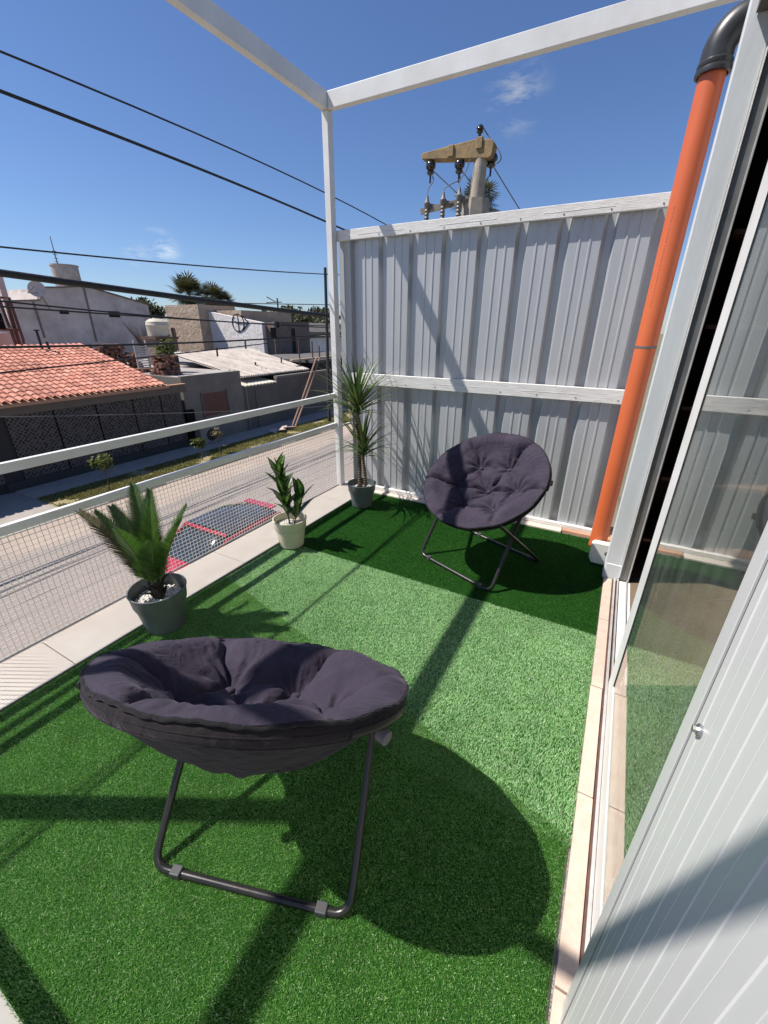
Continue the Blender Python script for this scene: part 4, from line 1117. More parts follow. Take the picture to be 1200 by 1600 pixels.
# two leaning timber poles tied as a ladder
ld = empty('leaning_poles', at(461, 667, 2, S), 0, 'pair of long timber poles leaning on the grey wall', 'timber poles')
lm = []
for du in (0, 5):
    a = Vector(at(456 + du, 668, 2, S)); b = Vector(at(494 + du, 560, 0, -17.15)); o = smooth_angle(MB().tube([a, a.lerp(b, .5) + Vector((.03, 0, 0)), b], .055, 8).build('timber', M['ladderwood'])); o.parent = ld; o.matrix_parent_inverse = Matrix.Translation(-Vector(ld.location))

# ================================================================== HOUSES ACROSS THE STREET
XH = -17.0
def bbox_house(root, name, m, x0, x1, y0, y1, z0, z1, bevel=0):
    o = MB().box(x0, x1, y0, y1, z0, z1).build(name, M[m] if isinstance(m, str) else m, None, bevel=bevel)
    o.parent = root; o.matrix_parent_inverse = Matrix.Translation(-Vector(root.location)); return o
def attach(o, root):
    o.parent = root; o.matrix_parent_inverse = Matrix.Translation(-Vector(root.location)); return o
# --- tiled house
th = empty('tiled_house', (-20, 4, S), 0, 'low house with terracotta tile roof and dark perforated screen wall', 'house')
YE = 11.45
# roof of barrel tiles: rows of half cylinders, stepped per course
zE, zR_, xR_ = -.74, .75, -22.4
def tiled_roof(y_lo, y_hi):
    V = []; Fq = []
    cols = .235; ln = math.hypot(XH + .35 - xR_, zR_ - zE); crs = .36
    nc = int((y_hi - y_lo) / cols); nr = int(ln / crs)
    ux = Vector((xR_ - (XH + .35), 0, zR_ - zE)).normalized(); un = Vector((-ux.z, 0, ux.x)) * -1
    if un.z < 0: un = -un
    o0 = Vector((XH + .35, 0, zE)); seg = 7
    V = []; F = []
    for j in range(nr):
        for i in range(nc):
            y = y_lo + i * cols; s0 = j * crs; s1 = (j + 1) * crs + .05
            jit = random.uniform(-.006, .006); b0 = len(V)
            for s_, lift in ((s0, .040 + jit), (s1, .008 + jit)):
                for k in range(seg + 1):
                    a = math.pi * k / seg
                    p = o0 + ux * s_ + un * (lift + .062 * math.sin(a)) + Vector((0, y + cols * .5 - cols * .40 * math.cos(a), 0)); V.append(p)
            for k in range(seg): F.append((b0 + k, b0 + k + 1, b0 + seg + 1 + k + 1, b0 + seg + 1 + k))
            # open butt end
            V.append(o0 + ux * s0 + un * (.0) + Vector((0, y + cols * .1, 0))); V.append(o0 + ux * s0 + un * 0 + Vector((0, y + cols * .9, 0)))
    mb = MB(); mb.add(V, F)
    return mb.build('roof_tiles', M['tile'], None, fix=False)
attach(smooth_angle(tiled_roof(-3.0, YE), 50), th)
rf = MB(); rf.prism([(XH + .36, zE - .02), (xR_, zR_ - .02), (xR_, zR_ - .14), (XH + .36, zE - .12)], 1, -3.0, YE); 
attach(rf.build('roof_deck', M['brick_edge']), th)
rb = MB(); rb.prism([(xR_, zR_ - .02), (-27.5, zE), (-27.5, zE - .1), (xR_, zR_ - .14)], 1, -3.0, YE)
attach(rb.build('roof_back', M['tile']), th)
bbox_house(th, 'fascia', 'fascia', XH + .02, XH + .14, -3.0, 12.35, -1.14, -.80)
bbox_house(th, 'eave_lip', 'brick_edge', XH + .10, XH + .30, -3.0, 12.30, -.80, -.765)
# screen wall panels between thin pillars
ws_ = 12.15; 
scn = [(-3, 5.2), (5.75, 7.1), (7.16, 8.5), (8.56, 9.9), (9.96, 11.1), (11.16, 12.1)]
for a_, b_ in scn:
    bbox_house(th, 'screen_panel', 'screen', XH - .02, XH + .04, a_, b_, -3.25, -1.14)
bbox_house(th, 'wall', 'darkback', XH - 9.5, XH - .04, -3, 12.18, S, -1.15)
bbox_house(th, 'plinth', 'darkback', XH - .03, XH + .06, 5.2, 12.2, S, -3.26)
bbox_house(th, 'gable', 'cement', -27.2, XH - .1, 11.3, 11.42, -1.15, -.78)
gb = MB(); gb.prism([(XH - .1, -.80), (-27.2, -.80), (xR_, zR_ - .16)], 1, 11.30, 11.42); attach(gb.build('gable_end', M['cement']), th)
bbox_house(th, 'gate_post', 'black_gap', XH - .02, XH + .16, 12.18, 12.58, S, -1.95)
cp = empty('flue_pipe', at(64, 548, 0, -21.5), 0, 'thin dark flue pipe with a cowl on the tiled roof', 'flue')
c0 = Vector(at(68, 552, 0, -21.6)); c1 = Vector(at(57, 517, 0, -21.6))
o = MB().tube([c0 - cp.location, c1 - cp.location], .05, 8).tube([c1 - cp.location, c1 - cp.location + Vector((0, 0, .05))], .11, 8).build('pipe', M['darkpole'], cp)
o = MB().tube([Vector((.0, .35, -.1)), Vector((.0, .30, .35))], .05, 8).build('pipe', M['darkpole'], cp)

# --- grey house with shutter
gh = empty('grey_house', (-19, 14, S), 0, 'grey cement house with a red brown shutter', 'house')
bbox_house(gh, 'wall', 'cement', -22.5, XH, 12.30, 15.72, S, -.56)
bbox_house(gh, 'parapet', 'cement', XH - .16, XH + .01, 12.30, 15.72, -.559, -.50)
bbox_house(gh, 'roof', 'roofdeck', -22.4, XH - .17, 12.35, 15.70, -.558, -.54)
sh = bbox_house(gh, 'shutter', 'red_shutter', XH - .01, XH + .02, 13.27, 14.64, -2.40, -1.36)
sm = MB()
for k in range(16): sm.box(XH + .02, XH + .035, 13.30, 13.93, -2.37 + .062 * k, -2.34 + .062 * k); sm.box(XH + .02, XH + .035, 13.98, 14.61, -2.37 + .062 * k, -2.34 + .062 * k)
attach(sm.build('slats', M['red_shutter']), gh)
bbox_house(gh, 'window_surround', 'cementd', XH + .001, XH + .05, 13.17, 13.265, -2.45, -1.30)
bbox_house(gh, 'window_surround', 'cementd', XH + .001, XH + .05, 14.645, 14.74, -2.45, -1.30)
# --- long grey wall with shed roofs
lw = empty('boundary_wall', (XH, 20, S), 0, 'long low dark cement wall with a stepped top', 'wall')
bbox_house(lw, 'wall', 'cementd', XH - .2, XH - .01, 15.73, 18.34, S, -1.34)
bbox_house(lw, 'wall', 'cementd', XH - .2, XH - .01, 18.34, 23.6, S, -1.10)
bbox_house(lw, 'wall', 'cement', XH - .2, XH + .02, 23.6, 60, S, -1.6)
bbox_house(lw, 'coping', 'cement', XH - .22, XH + .03, 18.34, 23.6, -1.099, -.99)
bbox_house(lw, 'pier', 'cement', XH - .009, XH + .05, 15.9, 16.0, S, -1.36)
bbox_house(lw, 'gate', 'cementd', XH - .009, XH + .03, 16.6, 17.6, S, -1.5)
def slope_roof(root, name, m, corners, th_=.05, ribs=0, amp=.03):
    """corners: near-left, near-right, far-right, far-left"""
    A, B, C_, D = [Vector(c) for c in corners]; nu = max(1, ribs * 6); V = []
    for i in range(nu + 1):
        u = i / nu; dz = amp * math.sin(2 * math.pi * ribs * u) if ribs else 0
        p = A.lerp(B, u); q = D.lerp(C_, u); V += [p + Vector((0, 0, dz)), q + Vector((0, 0, dz)), p + Vector((0, 0, dz - th_)), q + Vector((0, 0, dz - th_))]
    F = []
    for i in range(nu):
        a = 4 * i; b = a + 4; F += [(a, b, b + 1, a + 1), (a + 2, a + 3, b + 3, b + 2), (a, a + 2, b + 2, b), (a + 1, b + 1, b + 3, a + 3)]
    mb = MB(); mb.add(V, F); return attach(mb.build(name, M[m], None, fix=False), root)
sd = empty('shed', (-20, 18, S), 0, 'shed with a stained pale corrugated roof', 'shed')
slope_roof(sd, 'roof', 'shedroof', [at(377, 588, 0, -17.6), at(483, 576, 0, -17.6), at(392, 544, 0, -24.5), at(262, 551, 0, -24.5)], .08, 34, .035)
bbox_house(sd, 'wall', 'cementd', -24.2, -17.7, 16.3, 21.3, S, -1.3)
for (u, v) in ((400, 578), (440, 570), (340, 557), (384, 545)):
    p = Vector(at(u, v, 0, -19.5)); attach(MB().tube([p, p + Vector((0, .02, .45))], .05, 6).build('vent_pipe', M['rust']), sd)
ps = empty('lean_to', (-18, 17, S), 0, 'small lean-to with a flat cream roof panel behind the low wall', 'lean-to')
slope_roof(ps, 'roof', 'paleroof', [(-17.0, 15.8, -1.27), (-17.0, 18.3, -1.27), (-18.6, 18.3, -1.05), (-18.6, 15.8, -1.05)], .06, 10, .015)
bbox_house(ps, 'wall', 'cementd', -18.55, -17.25, 15.9, 18.2, S, -1.35)
# metal cabinet on the pavement
ac = empty('metal_cabinet', at(330, 692, 2, S + .05), 0, 'grey metal cabinet with a round fan on the pavement beside the grey house', 'cabinet')
l0 = Vector(ac.location); MB().box(-.35, .1, -.55, .55, 0, .85).build('housing', M['ac'], ac, bevel=.03)
MB().box(-.3, .14, -.6, .6, .85, .93).build('lid', M['cementd'], ac, bevel=.02)
fn = MB(); fn.tube([(.101, .05, .4), (.12, .05, .4)], .28, 20); fn.build('fan', M['black_gap'], ac)
for k in range(3): MB().tube([Vector((.125 + .004 * k, .05, .4)) + Vector((0, math.cos(a * .5236), math.sin(a * .5236))) * (.08 + .08 * k) for a in range(12)], .008, 5, closed=True).build('grille', M['ac'], ac)

# --- big white building
bw = empty('white_building', (-36, 18, S), 0, 'large whitewashed building with a sloping parapet and a round roof tank', 'building')
prof = [at(-60, 473.5, 0, -34), at(62, 470, 0, -34), at(62, 450, 0, -34), at(90, 450, 0, -34), at(134, 448, 0, -34), at(231, 476.5, 0, -34)]
poly = [(p.y, p.z) for p in prof]
mid = MB(); y0_ = poly[0][0]
pl2 = [(y0_, S), *[(a, c) for a, c in poly], (poly[-1][0], S)]
mid.prism([(a, c) for a, c in pl2], 0, -41, -34)
# vertices order for axis 0: (y,z)
attach(mid.build('wall', M['white_wall']), bw)
cw = MB()
for i in range(len(poly) - 1):
    (ya, za), (yb, zb) = poly[i], poly[i + 1]
    if abs(yb - ya) < .2: continue
    cw.add([(-33.9, ya, za), (-33.9, yb, zb), (-33.9, yb, zb + .09), (-33.9, ya, za + .09), (-34.3, ya, za), (-34.3, yb, zb), (-34.3, yb, zb + .09), (-34.3, ya, za + .09)],
           [(0, 1, 2, 3), (3, 2, 6, 7), (4, 7, 6, 5), (0, 3, 7, 4), (1, 5, 6, 2)])
attach(cw.build('coping', M['cement']), bw)
for (u0, v0, u1, v1) in ((92, 484, 108, 491), (169, 486, 188, 496)):
    a = at(u0, v0, 0, -34); b = at(u1, v1, 0, -34); wo = MB().box(-34.02, -33.97, a.y, b.y, b.z, a.z).build('window', M['window_dark']); attach(wo, bw)
for (u0, v0, u1, v1) in ((131, 450, 151, 534), (52, 472, 70, 528)):
    a = Vector(at(u0, v0, 0, -33.97)); b = Vector(at(u1, v1, 0, -33.97)); attach(MB().tube([a, b], .06, 6).build('downpipe', M['cement']), bw)
a = at(62, 450, 0, -34); b = at(90, 470, 0, -34)
bbox_house(bw, 'roof_cabin', 'white_wall', -36.5, -34.6, a.y - .05, b.y, 2.5, a.z - .02)
rt = empty('roof_tank', at(109, 450, 0, -35), 0, 'round grey roof tank on top of the white building', 'water tank')
smooth_angle(MB().lathe([(.0, 0), (.75, 0), (.80, .1), (.80, 1.28), (.85, 1.31), (.85, 1.38), (.0, 1.42)], (0, 0, 0), 28).build('body', M['asbestos_tank'], rt), 40)
an = empty('antenna', at(91, 416, 0, -35), 0, 'thin mast antenna standing beside the roof tank', 'antenna')
d = Vector(at(78, 369, 0, -35)) - Vector(an.location); mb = MB().tube([Vector((0, 0, -1)), d], [.045, .02], 6)
for k in range(4): mb.tube([d * (.15 + .12 * k) + Vector((0, -.12, 0)), d * (.15 + .12 * k) + Vector((0, .12, 0))], .02, 5)
mb.build('mast', M['rust'], an)
sdh = empty('satellite_dish', at(58, 452, 0, -33.6), 0, 'small white satellite dish on the roof of the white building', 'satellite dish')
dm = MB(); cdir = Vector((.75, -.6, .25)).normalized(); q = cdir.to_track_quat('Z', 'Y').to_matrix().to_4x4()
vs = []; fs = []; nn = 20
for i in range(6):
    r_ = .48 * i / 5
    for k in range(nn): vs.append(q @ Vector((r_ * math.cos(2 * math.pi * k / nn), r_ * math.sin(2 * math.pi * k / nn), .35 * r_ * r_)))
for i in range(5):
    for k in range(nn): fs.append((i * nn + k, i * nn + (k + 1) % nn, (i + 1) * nn + (k + 1) % nn, (i + 1) * nn + k))
dm.add(vs, fs); smooth_angle(dm.build('dish', M['white_wall'], sdh, fix=False))
MB().tube([Vector((0, 0, -.2)), Vector((.3, -.7, -.25)), cdir * .5], .03, 6).tube([Vector((0, 0, 0)), Vector((-.2, .5, -1.1))], .035, 6).build('arm', M['cement'], sdh)

# --- brown block, white painted wall, second brown row
bb = empty('tan_building', (-33, 29, S), 0, 'rough tan rendered block beside the white painted wall', 'building')
a = at(257, 477, 1, 26); b = at(308, 474, 1, 26)
bbox_house(bb, 'wall', 'tanwall', a.x, b.x, 26, 30, S, a.z)
d0 = at(267, 512, 1, 26); d1 = at(277, 545, 1, 26)
bbox_house(bb, 'door', 'window_dark', d0.x, d1.x, 25.97, 26.02, d1.z, d0.z)
bbox_house(bb, 'frame', 'rust', d1.x, d1.x + .12, 25.95, 26.03, d1.z, d0.z)
wwl = empty('painted_wall', (-30, 27.6, S), 0, 'bright white wall painted with a black circle symbol', 'wall')
A = at(319, 485, 1, 27); B = at(422, 504, 1, 27)
mb = MB(); mb.prism([(A.x - .6, S), (A.x - .6, A.z + .05), (B.x - .9, B.z + .0), (B.x - .9, S)], 1, 27, 27.4); attach(mb.build('wall', M['whitewash']), wwl)
ct = Vector(at(372, 504.5, 1, 26.985)); sy = MB(); pr_ = .66
sy.tube([ct + Vector((pr_ * math.cos(k * .2618) * 1.0, 0, pr_ * 1.0 * math.sin(k * .2618))) for k in range(24)], .04, 6, closed=True)
sy.tube([ct + Vector((0, 0, -pr_)), ct + Vector((.03, 0, pr_))], 0.035, 6); sy.tube([ct + Vector((-.35, 0, .1)), ct + Vector((.05, 0, .0)), ct + Vector((pr_ + .5, 0, .02))], .045, 6)
sy.tube([ct + Vector((pr_ * .75, 0, .55)), ct + Vector((pr_ + .55, 0, .03)), ct + Vector((pr_ * .75, 0, -.52))], .045, 6)
attach(sy.build('painted_symbol', M['black_gap']), wwl)
b2 = empty('brick_row', (-25, 28, S), 0, 'dark brown brick building with an upstairs window and a fan unit', 'building')
M['brownwall'] = mat('brown_brickwork', (.21, .155, .13), .9, vscale=2, bump=1, bscale=5, c2=(.14, .105, .09), bdist=.05, detail=10)
bbox_house(b2, 'wall', 'brownwall', -28.9, -25.2, 27.42, 31.9, S, 1.88)
bbox_house(b2, 'upper_wall', 'tanwall', -33.2, -28.92, 27.7, 34, S, 2.80)
for (u0, v0, u1, v1, nm) in ((422, 512, 432, 530, 'window'), (455, 513, 463, 552, 'door')):
    a = at(u0, v0, 0, -25.2); b = at(u1, v1, 0, -25.2); f = bbox_house(b2, nm, 'window_dark', -25.22, -25.16, a.y, b.y, b.z, a.z)
a = at(424, 503, 0, -25.2); b = at(436, 512, 0, -25.2)
un = bbox_house(b2, 'fan_unit', 'cement', -25.2, -24.95, a.y, b.y, b.z, a.z)
cc = Vector(((-24.94), (a.y + b.y) / 2, (a.z + b.z) / 2)); attach(MB().tube([cc, cc + Vector((.02, 0, 0))], .2, 14).build('fan', M['black_gap']), b2)
bbox_house(b2, 'roof_edge', 'cement', -25.3, -25.1, 27.42, 31.9, 1.881, 1.95)
# low decks and clutter in the gap right of the shed
dk = empty('deck_roof', (-20, 26, S), 0, 'low flat roof deck with scaffold posts beside the brick building', 'roof deck')
bbox_house(dk, 'slab', 'cementd', -24.4, -18.0, 23.0, 33, -.62, -.45)
bbox_house(dk, 'wall', 'darkback', -24.2, -18.2, 23.4, 32.6, S, -.63)
for (u, v0, v1) in ((469, 525, 570), (489, 533, 562), (500, 540, 570)):
    a = at(u, v1, 0, -18.6); b = at(u, v0, 0, -18.6); attach(MB().tube([a, Vector((a.x, a.y, b.z))], .05, 6).build('post', M['rust']), dk)
bbox_house(dk, 'beam', 'plank', -18.7, -18.5, 21.5, 27, -.44, -.34)
# white low buildings far right
fb = empty('far_house', (-34, 42, S), 0, 'small far white building with a dark roof beside the corner post', 'building')
a = at(482, 528, 0, -30); b = at(512, 553, 0, -30)
bbox_house(fb, 'wall', 'whitewash', -33, -30, a.y, a.y + 9, S, a.z)
bbox_house(fb, 'roof', 'cementd', -33.3, -29.8, a.y - .2, a.y + 9.2, a.z, a.z + .18)
fh2 = empty('far_house', (-40, 60, S), 0, 'far grey gabled roof under the trees beside the corner post', 'building')
a = at(486, 512, 0, -42)
bbox_house(fh2, 'wall', 'cement', -48, -42, a.y, a.y + 14, S, a.z - .6)
mb = MB(); mb.prism([(-48.3, a.z - .6), (-45, a.z + .7), (-41.7, a.z - .6)], 1, a.y - .3, a.y + 14.3); attach(mb.build('roof', M['cementd']), fh2)

# --- water tank on a brick pier
wt = empty('water_tank', at(249, 526, 0, -26), 0, 'cream plastic water tank on a dark brick pier', 'water tank')
smooth_angle(MB().lathe([(0, 0), (.60, 0), (.63, .04), (.64, .62), (.66, .66), (.64, .70), (.62, .85), (.40, 1.0), (.20, 1.03), (.20, 1.10), (0, 1.10)], (0, 0, 0), 28).build('body', M['tank'], wt), 35)
mb = MB(); mb.box(-.75, .75, -.8, .8, -.14, -.005); mb.build('platform', M['rust'], wt)
mb = MB(); mb.box(-.6, .6, -.65, -.40, -2.9, -.141); mb.box(-.6, .6, .30, .65, -2.9, -.141); mb.box(-.5, -.3, -.4, .3, -2.9, -.141)
mb.build('pier', M['brownwall'], wt)
# brick piles
def brick_pile(name, label, c, nx, ny, nz, messy=.02, seed=0):
    rs = random.Random(seed); root = empty(name, c, 0, label, 'brick pile', 'piles of loose bricks on the roofs'); mb = MB()
    for k in range(nz):
        for i in range(nx):
            for j in range(ny):
                if rs.random() < .12 + .10 * k * (abs(j - ny / 2) / ny * 2): continue
                e = Euler((0, rs.uniform(-.05, .05), rs.uniform(-.12, .12))).to_matrix().to_4x4()
                mb.obox(Matrix.Translation((i * .26 - nx * .13 + rs.uniform(-messy, messy), j * .24 - ny * .12 + rs.uniform(-messy, messy), .06 + k * .105)) @ e, .11, .10, .047)
    o = mb.build('bricks', M['brick'], root, fix=False); o['kind'] = 'stuff'; return root
p = at(266, 588, 0, -18.6); brick_pile('brick_pile', 'stacked orange bricks on the grey house roof edge', (p.x, p.y, -.54), 4, 4, 8, seed=3)
p = at(281, 590, 0, -18.2); brick_pile('brick_pile', 'small low row of bricks at the right of the stacked ones', (p.x, p.y, -.54), 2, 3, 2, seed=4)
p = at(222, 582, 0, -20.5); brick_pile('brick_pile', 'dark tumbled brick heap between the tiled roof and the water tank pier', (p.x, p.y, -1.0), 3, 4, 6, .05, seed=5)
p = at(168, 556, 0, -23.5); brick_pile('brick_pile', 'long heap of old tiles and bricks behind the tiled roof ridge', (p.x, p.y, -.7), 3, 15, 13, .06, seed=6)
bk = empty('back_yard', (-22, 14, S), 0, 'flat concrete yard roof behind the brick piles', 'flat roof')
bbox_house(bk, 'slab', 'roofdeck', -32, -22.6, 9, 22, -1.2, -.62); bbox_house(bk, 'slab', 'roofdeck', -22.6, -20.2, 12.4, 15.7, -1.2, -.56)
# louvered door frame by the pier
lv = empty('louvre_frame', at(230, 592, 0, -22.5), 0, 'white louvred panel leaning against the tank pier', 'louvre')
mb = MB(); 
for k in range(14): mb.box(-.02, .02, -.28, .28, .2 + k * .115, .26 + k * .115)
mb.box(-.03, .03, .28, .36, 0, 1.95); mb.box(-.03, .03, -.36, -.28, 0, 1.95); mb.build('louvres', M['white_wall'], lv)

# --- sign structure at the far left
sg = empty('sign_structure', at(20, 545, 0, -23.5), 0, 'rusty steel sign frame with a leaning white mast at the left edge', 'sign frame')
def sgp(name, pts, r, m):
    return attach(MB().tube([at(u, v, 0, xx) for u, v, xx in pts], r, 6).build(name, M[m]), sg)
sgp('mast', [(-4, 424, -24), (31, 545, -24)], .13, 'white_wall')
sgp('frame_tube', [(0, 465, -23.7), (14, 465, -23.7), (36, 530, -23.7), (38, 545, -23.7)], .06, 'rust')
sgp('frame_tube', [(-2, 466, -23.9), (27, 545, -23.9)], .06, 'rust')
sgp('frame_tube', [(10, 470, -23.9), (33, 545, -23.9)], .07, 'rust')
sgp('frame_tube', [(0, 514, -23.7), (30, 515, -23.7)], .06, 'rust')
a = at(-40, 488, 0, -23.6); b = at(10, 514, 0, -23.6)
sb = bbox_house(sg, 'sign_board', 'black_gap', -23.75, -23.6, a.y, b.y, b.z, a.z)
M['signyellow'] = mat('sign_yellow_line', (.45, .34, .12), .6)
for v_ in (496.5, 500.5):
    a = at(-38, v_, 0, -23.58); b = at(8, v_ + .9, 0, -23.58); bbox_house(sg, 'sign_line', 'signyellow', -23.598, -23.58, a.y, b.y, b.z, a.z)
bbox_house(sg, 'side_block', 'white_wall', -26, -24.6, 5, 9.6, S, 1.2)

# ================================================================== TREES, PALMS, SAPLINGS
def leafcloud(name, parent, c, rad, n, size, m, seed, squash=(1, 1, 1), clumps=14):
    rs = np.random.default_rng(seed)
    cl = rs.normal(0, 1, (clumps, 3)); cl /= np.linalg.norm(cl, axis=1)[:, None]; cl *= rs.uniform(.25, .85, (clumps, 1)) * rad
    idx = rs.integers(0, clumps, n); P = cl[idx] + rs.normal(0, rad * .2, (n, 3)); P *= np.array(squash)
    d1 = rs.normal(0, 1, (n, 3)); d1 /= np.linalg.norm(d1, axis=1)[:, None]; d2 = np.cross(d1, rs.normal(0, 1, (n, 3))); d2 /= np.linalg.norm(d2, axis=1)[:, None]
    s_ = size * rs.uniform(.6, 1.4, (n, 1)); V = np.stack([P - d1 * s_, P + d2 * s_ * .45, P + d1 * s_, P - d2 * s_ * .45], 1).reshape(-1, 3) + np.array(c)
    return fast_mesh(name, V, np.arange(4 * n).reshape(n, 4), M[m], parent)
def sapling(label, x, y, h, crown, n, m='foliage', seed=0):
    root = empty('sapling', (x, y, S + .03), 0, label, 'sapling')
    mb = MB().tube([Vector((0, 0, 0)), Vector((.02, .01, h * .5)), Vector((-.02, .03, h))], [.022, .017, .010], 6)
    for k in range(6):
        a = k * 2.4; mb.tube([Vector((0, .01, h * (.55 + .06 * k))), Vector((math.cos(a) * crown * .8, math.sin(a) * crown * .8, h * (.75 + .05 * k)))], [.010, .004], 5)
    mb.build('trunk', M['twig'], root)
    leafcloud('crown', root, (0, 0, h * .97), crown, n, .07, m, seed, (1, 1, .8), 9)
    return root
M['sap2'] = leaf_mat('bronze_sapling_leaf', (.08, .06, .03), (.20, .16, .09), .6, .3)
sapling('bushy yellow green sapling on the verge, leftmost of the three', -14.35, 6.95, 1.0, .38, 420, seed=1)
sapling('small green sapling on the verge in the middle of the three', -14.6, 10.9, .75, .30, 320, seed=2)
sapling('spindly bronze leaved sapling, the third one nearest the corner post', -14.7, 11.9, .95, .28, 220, 'sap2', seed=3)
bu = empty('roof_shrub', at(262, 575, 0, -19.5), 0, 'thin green shrub growing beside the brick pile', 'shrub')
MB().tube([Vector((0, 0, -1.6)), Vector((.05, .05, 0)), Vector((0, 0, 1.2))], [.05, .04, .015], 6).build('trunk', M['twig'], bu); leafcloud('crown', bu, (0, 0, .75), .55, 700, .10, 'foliage', 21, (1, .8, 1.2), 9)
by = empty('bare_bush', at(222, 530, 0, -29), 0, 'leafless grey bush in front of the white building', 'bush')
mb = MB()
for k in range(26):
    a = k * 2.4; l_ = .9 + .5 * random.random(); p0 = Vector((0, 0, -.8)); p1 = Vector((math.cos(a) * l_ * .5, math.sin(a) * l_ * .8, l_ * .8)); mb.tube([p0, p0.lerp(p1, .5) + Vector((0, 0, .15)), p1], [.03, .018, .008], 4)
mb.build('branches', M['twig'], by)

def fan_palm(name, label, c, base_z, R_, n_fr, seed, group=None, lobes=16):
    rs = random.Random(seed); c = Vector(c); root = empty(name, (c.x, c.y, base_z), 0, label, 'palm tree', group)
    MB().tube([Vector((0, 0, 0)), Vector((0, 0, c.z - base_z))], [.28, .2], 10).build('trunk', M['trunk'], root)
    mb = MB(); o0 = Vector((0, 0, c.z - base_z))
    for i in range(n_fr):
        az = rs.uniform(0, 6.283); el = math.asin(rs.uniform(-.55, .98)); L = R_ * rs.uniform(.55, .95)
        d = Vector((math.cos(az) * math.cos(el), math.sin(az) * math.cos(el), math.sin(el)))
        hub = o0 + d * L * .55; up = Vector((0, 0, 1)); sd_ = d.cross(up).normalized(); nn_ = sd_.cross(d).normalized()
        mb.add([o0 - sd_ * .02, o0 + sd_ * .02, hub + sd_ * .015, hub - sd_ * .015], [(0, 1, 2, 3)])
        for k in range(lobes):
            a = (k / (lobes - 1) - .5) * 4.2; dd = (d * math.cos(a) + sd_ * math.sin(a) + nn_ * .12 - Vector((0, 0, .16))).normalized(); ll = L * .55 * (1 - .25 * abs(a) / 2.1)
            w = (dd.cross(nn_)).normalized() * ll * .05; m_ = hub + dd * ll * .6
            mb.add([hub, m_ - w, hub + dd * ll - Vector((0, 0, ll * .12)), m_ + w], [(0, 1, 2, 3)])
    mb.build('crown', M['palm_far'], root, fix=False); return root
fan_palm('palm_tree', 'round fan palm, left of the two behind the tan building', at(296, 462, 0, -50), S, 3.1, 120, 1, 'fan palms behind the buildings')
fan_palm('palm_tree', 'shorter fan palm, right of the two behind the tan building', at(333, 468, 0, -50), S, 2.6, 90, 2, 'fan palms behind the buildings')
fan_palm('palm_tree', 'small drooping fan palm just right of the pair behind the tan building', at(350, 474, 0, -50), S, 2.2, 70, 3, 'fan palms behind the buildings')
fan_palm('palm_tree', 'dark fan palm behind the concrete power pole', at(745, 322, 1, 30), S, 1.9, 60, 8)

def tree(label, c, rad, seed, n=1500):
    c = Vector(c); root = empty('tree', (c.x, c.y, S), 0, label, 'tree', 'distant trees on the skyline')
    mb = MB().tube([Vector((0, 0, 0)), Vector((0, 0, c.z - S - rad * .3))], [.3, .18], 8)
    for k in range(5):
        a = k * 1.3; mb.tube([Vector((0, 0, (c.z - S) * .55)), Vector((math.cos(a) * rad * .6, math.sin(a) * rad * .6, c.z - S))], [.12, .04], 6)
    mb.build('trunk', M['trunk'], root)
    leafcloud('crown', root, (0, 0, c.z - S), rad, n, rad * .13, 'tree_far', seed, (1, 1.15, .75), 18)
for i, (u, v, X_, rad, lab) in enumerate(((455, 499, -62, 3.3, 'dark tree right of the far lamp post'), (487, 503, -52, 3.0, 'leafy tree left of the thin dark pole'), (500, 492, -80, 3.2, 'taller tree top behind the thin dark pole'),
                                   (235, 487, -60, 2.2, 'low tree between the white building and the tan block'), (415, 500, -85, 3.0, 'low distant tree behind the brown brick roof'), (512, 512, -46, 2.6, 'tree partly hidden by the white corner post'))):
    tree(lab, at(u, v, 0, X_), rad, 40 + i)
# far wooded skyline so the land does not end in a bare line
n = 26000
ang = rng.uniform(R(95), R(200), n)     # around the west and north
rad_ = rng.uniform(120, 260, n)
P = np.stack([np.cos(ang) * rad_, np.sin(ang) * rad_, S + rng.uniform(0, 1, n) ** .7 * (3.2 + 1.8 * np.sin(ang * 23) + 1.0 * np.sin(ang * 61))], 1)
d1 = rng.normal(0, 1, (n, 3)); d1 /= np.linalg.norm(d1, axis=1)[:, None]; d2 = np.cross(d1, rng.normal(0, 1, (n, 3))); d2 /= np.linalg.norm(d2, axis=1)[:, None]
s_ = rng.uniform(.5, 1.6, (n, 1)); V = np.stack([P - d1 * s_, P + d2 * s_ * .6, P + d1 * s_, P - d2 * s_ * .6], 1).reshape(-1, 3)
tag(fast_mesh('distant_woods', V, np.arange(4 * n).reshape(n, 4), M['tree_far']), 'low dark band of far trees along the horizon', 'woods', kind='stuff')
# cardboard debris on the grass
dbp = at(440, 672, 2, S + .05)
db = MB(); 
for k in range(5):
    db.obox(Matrix.Translation(Vector(dbp) + Vector((.2 * (k % 2), -.5 + .28 * k, .06))) @ Euler((random.uniform(-.3, .3), random.uniform(-.3, .3), random.uniform(0, 3))).to_matrix().to_4x4(), .3, .22, .012)
tag(db.build('cardboard', M['debris']), 'crumpled flattened cardboard lying on the verge by the timber poles', 'rubbish')

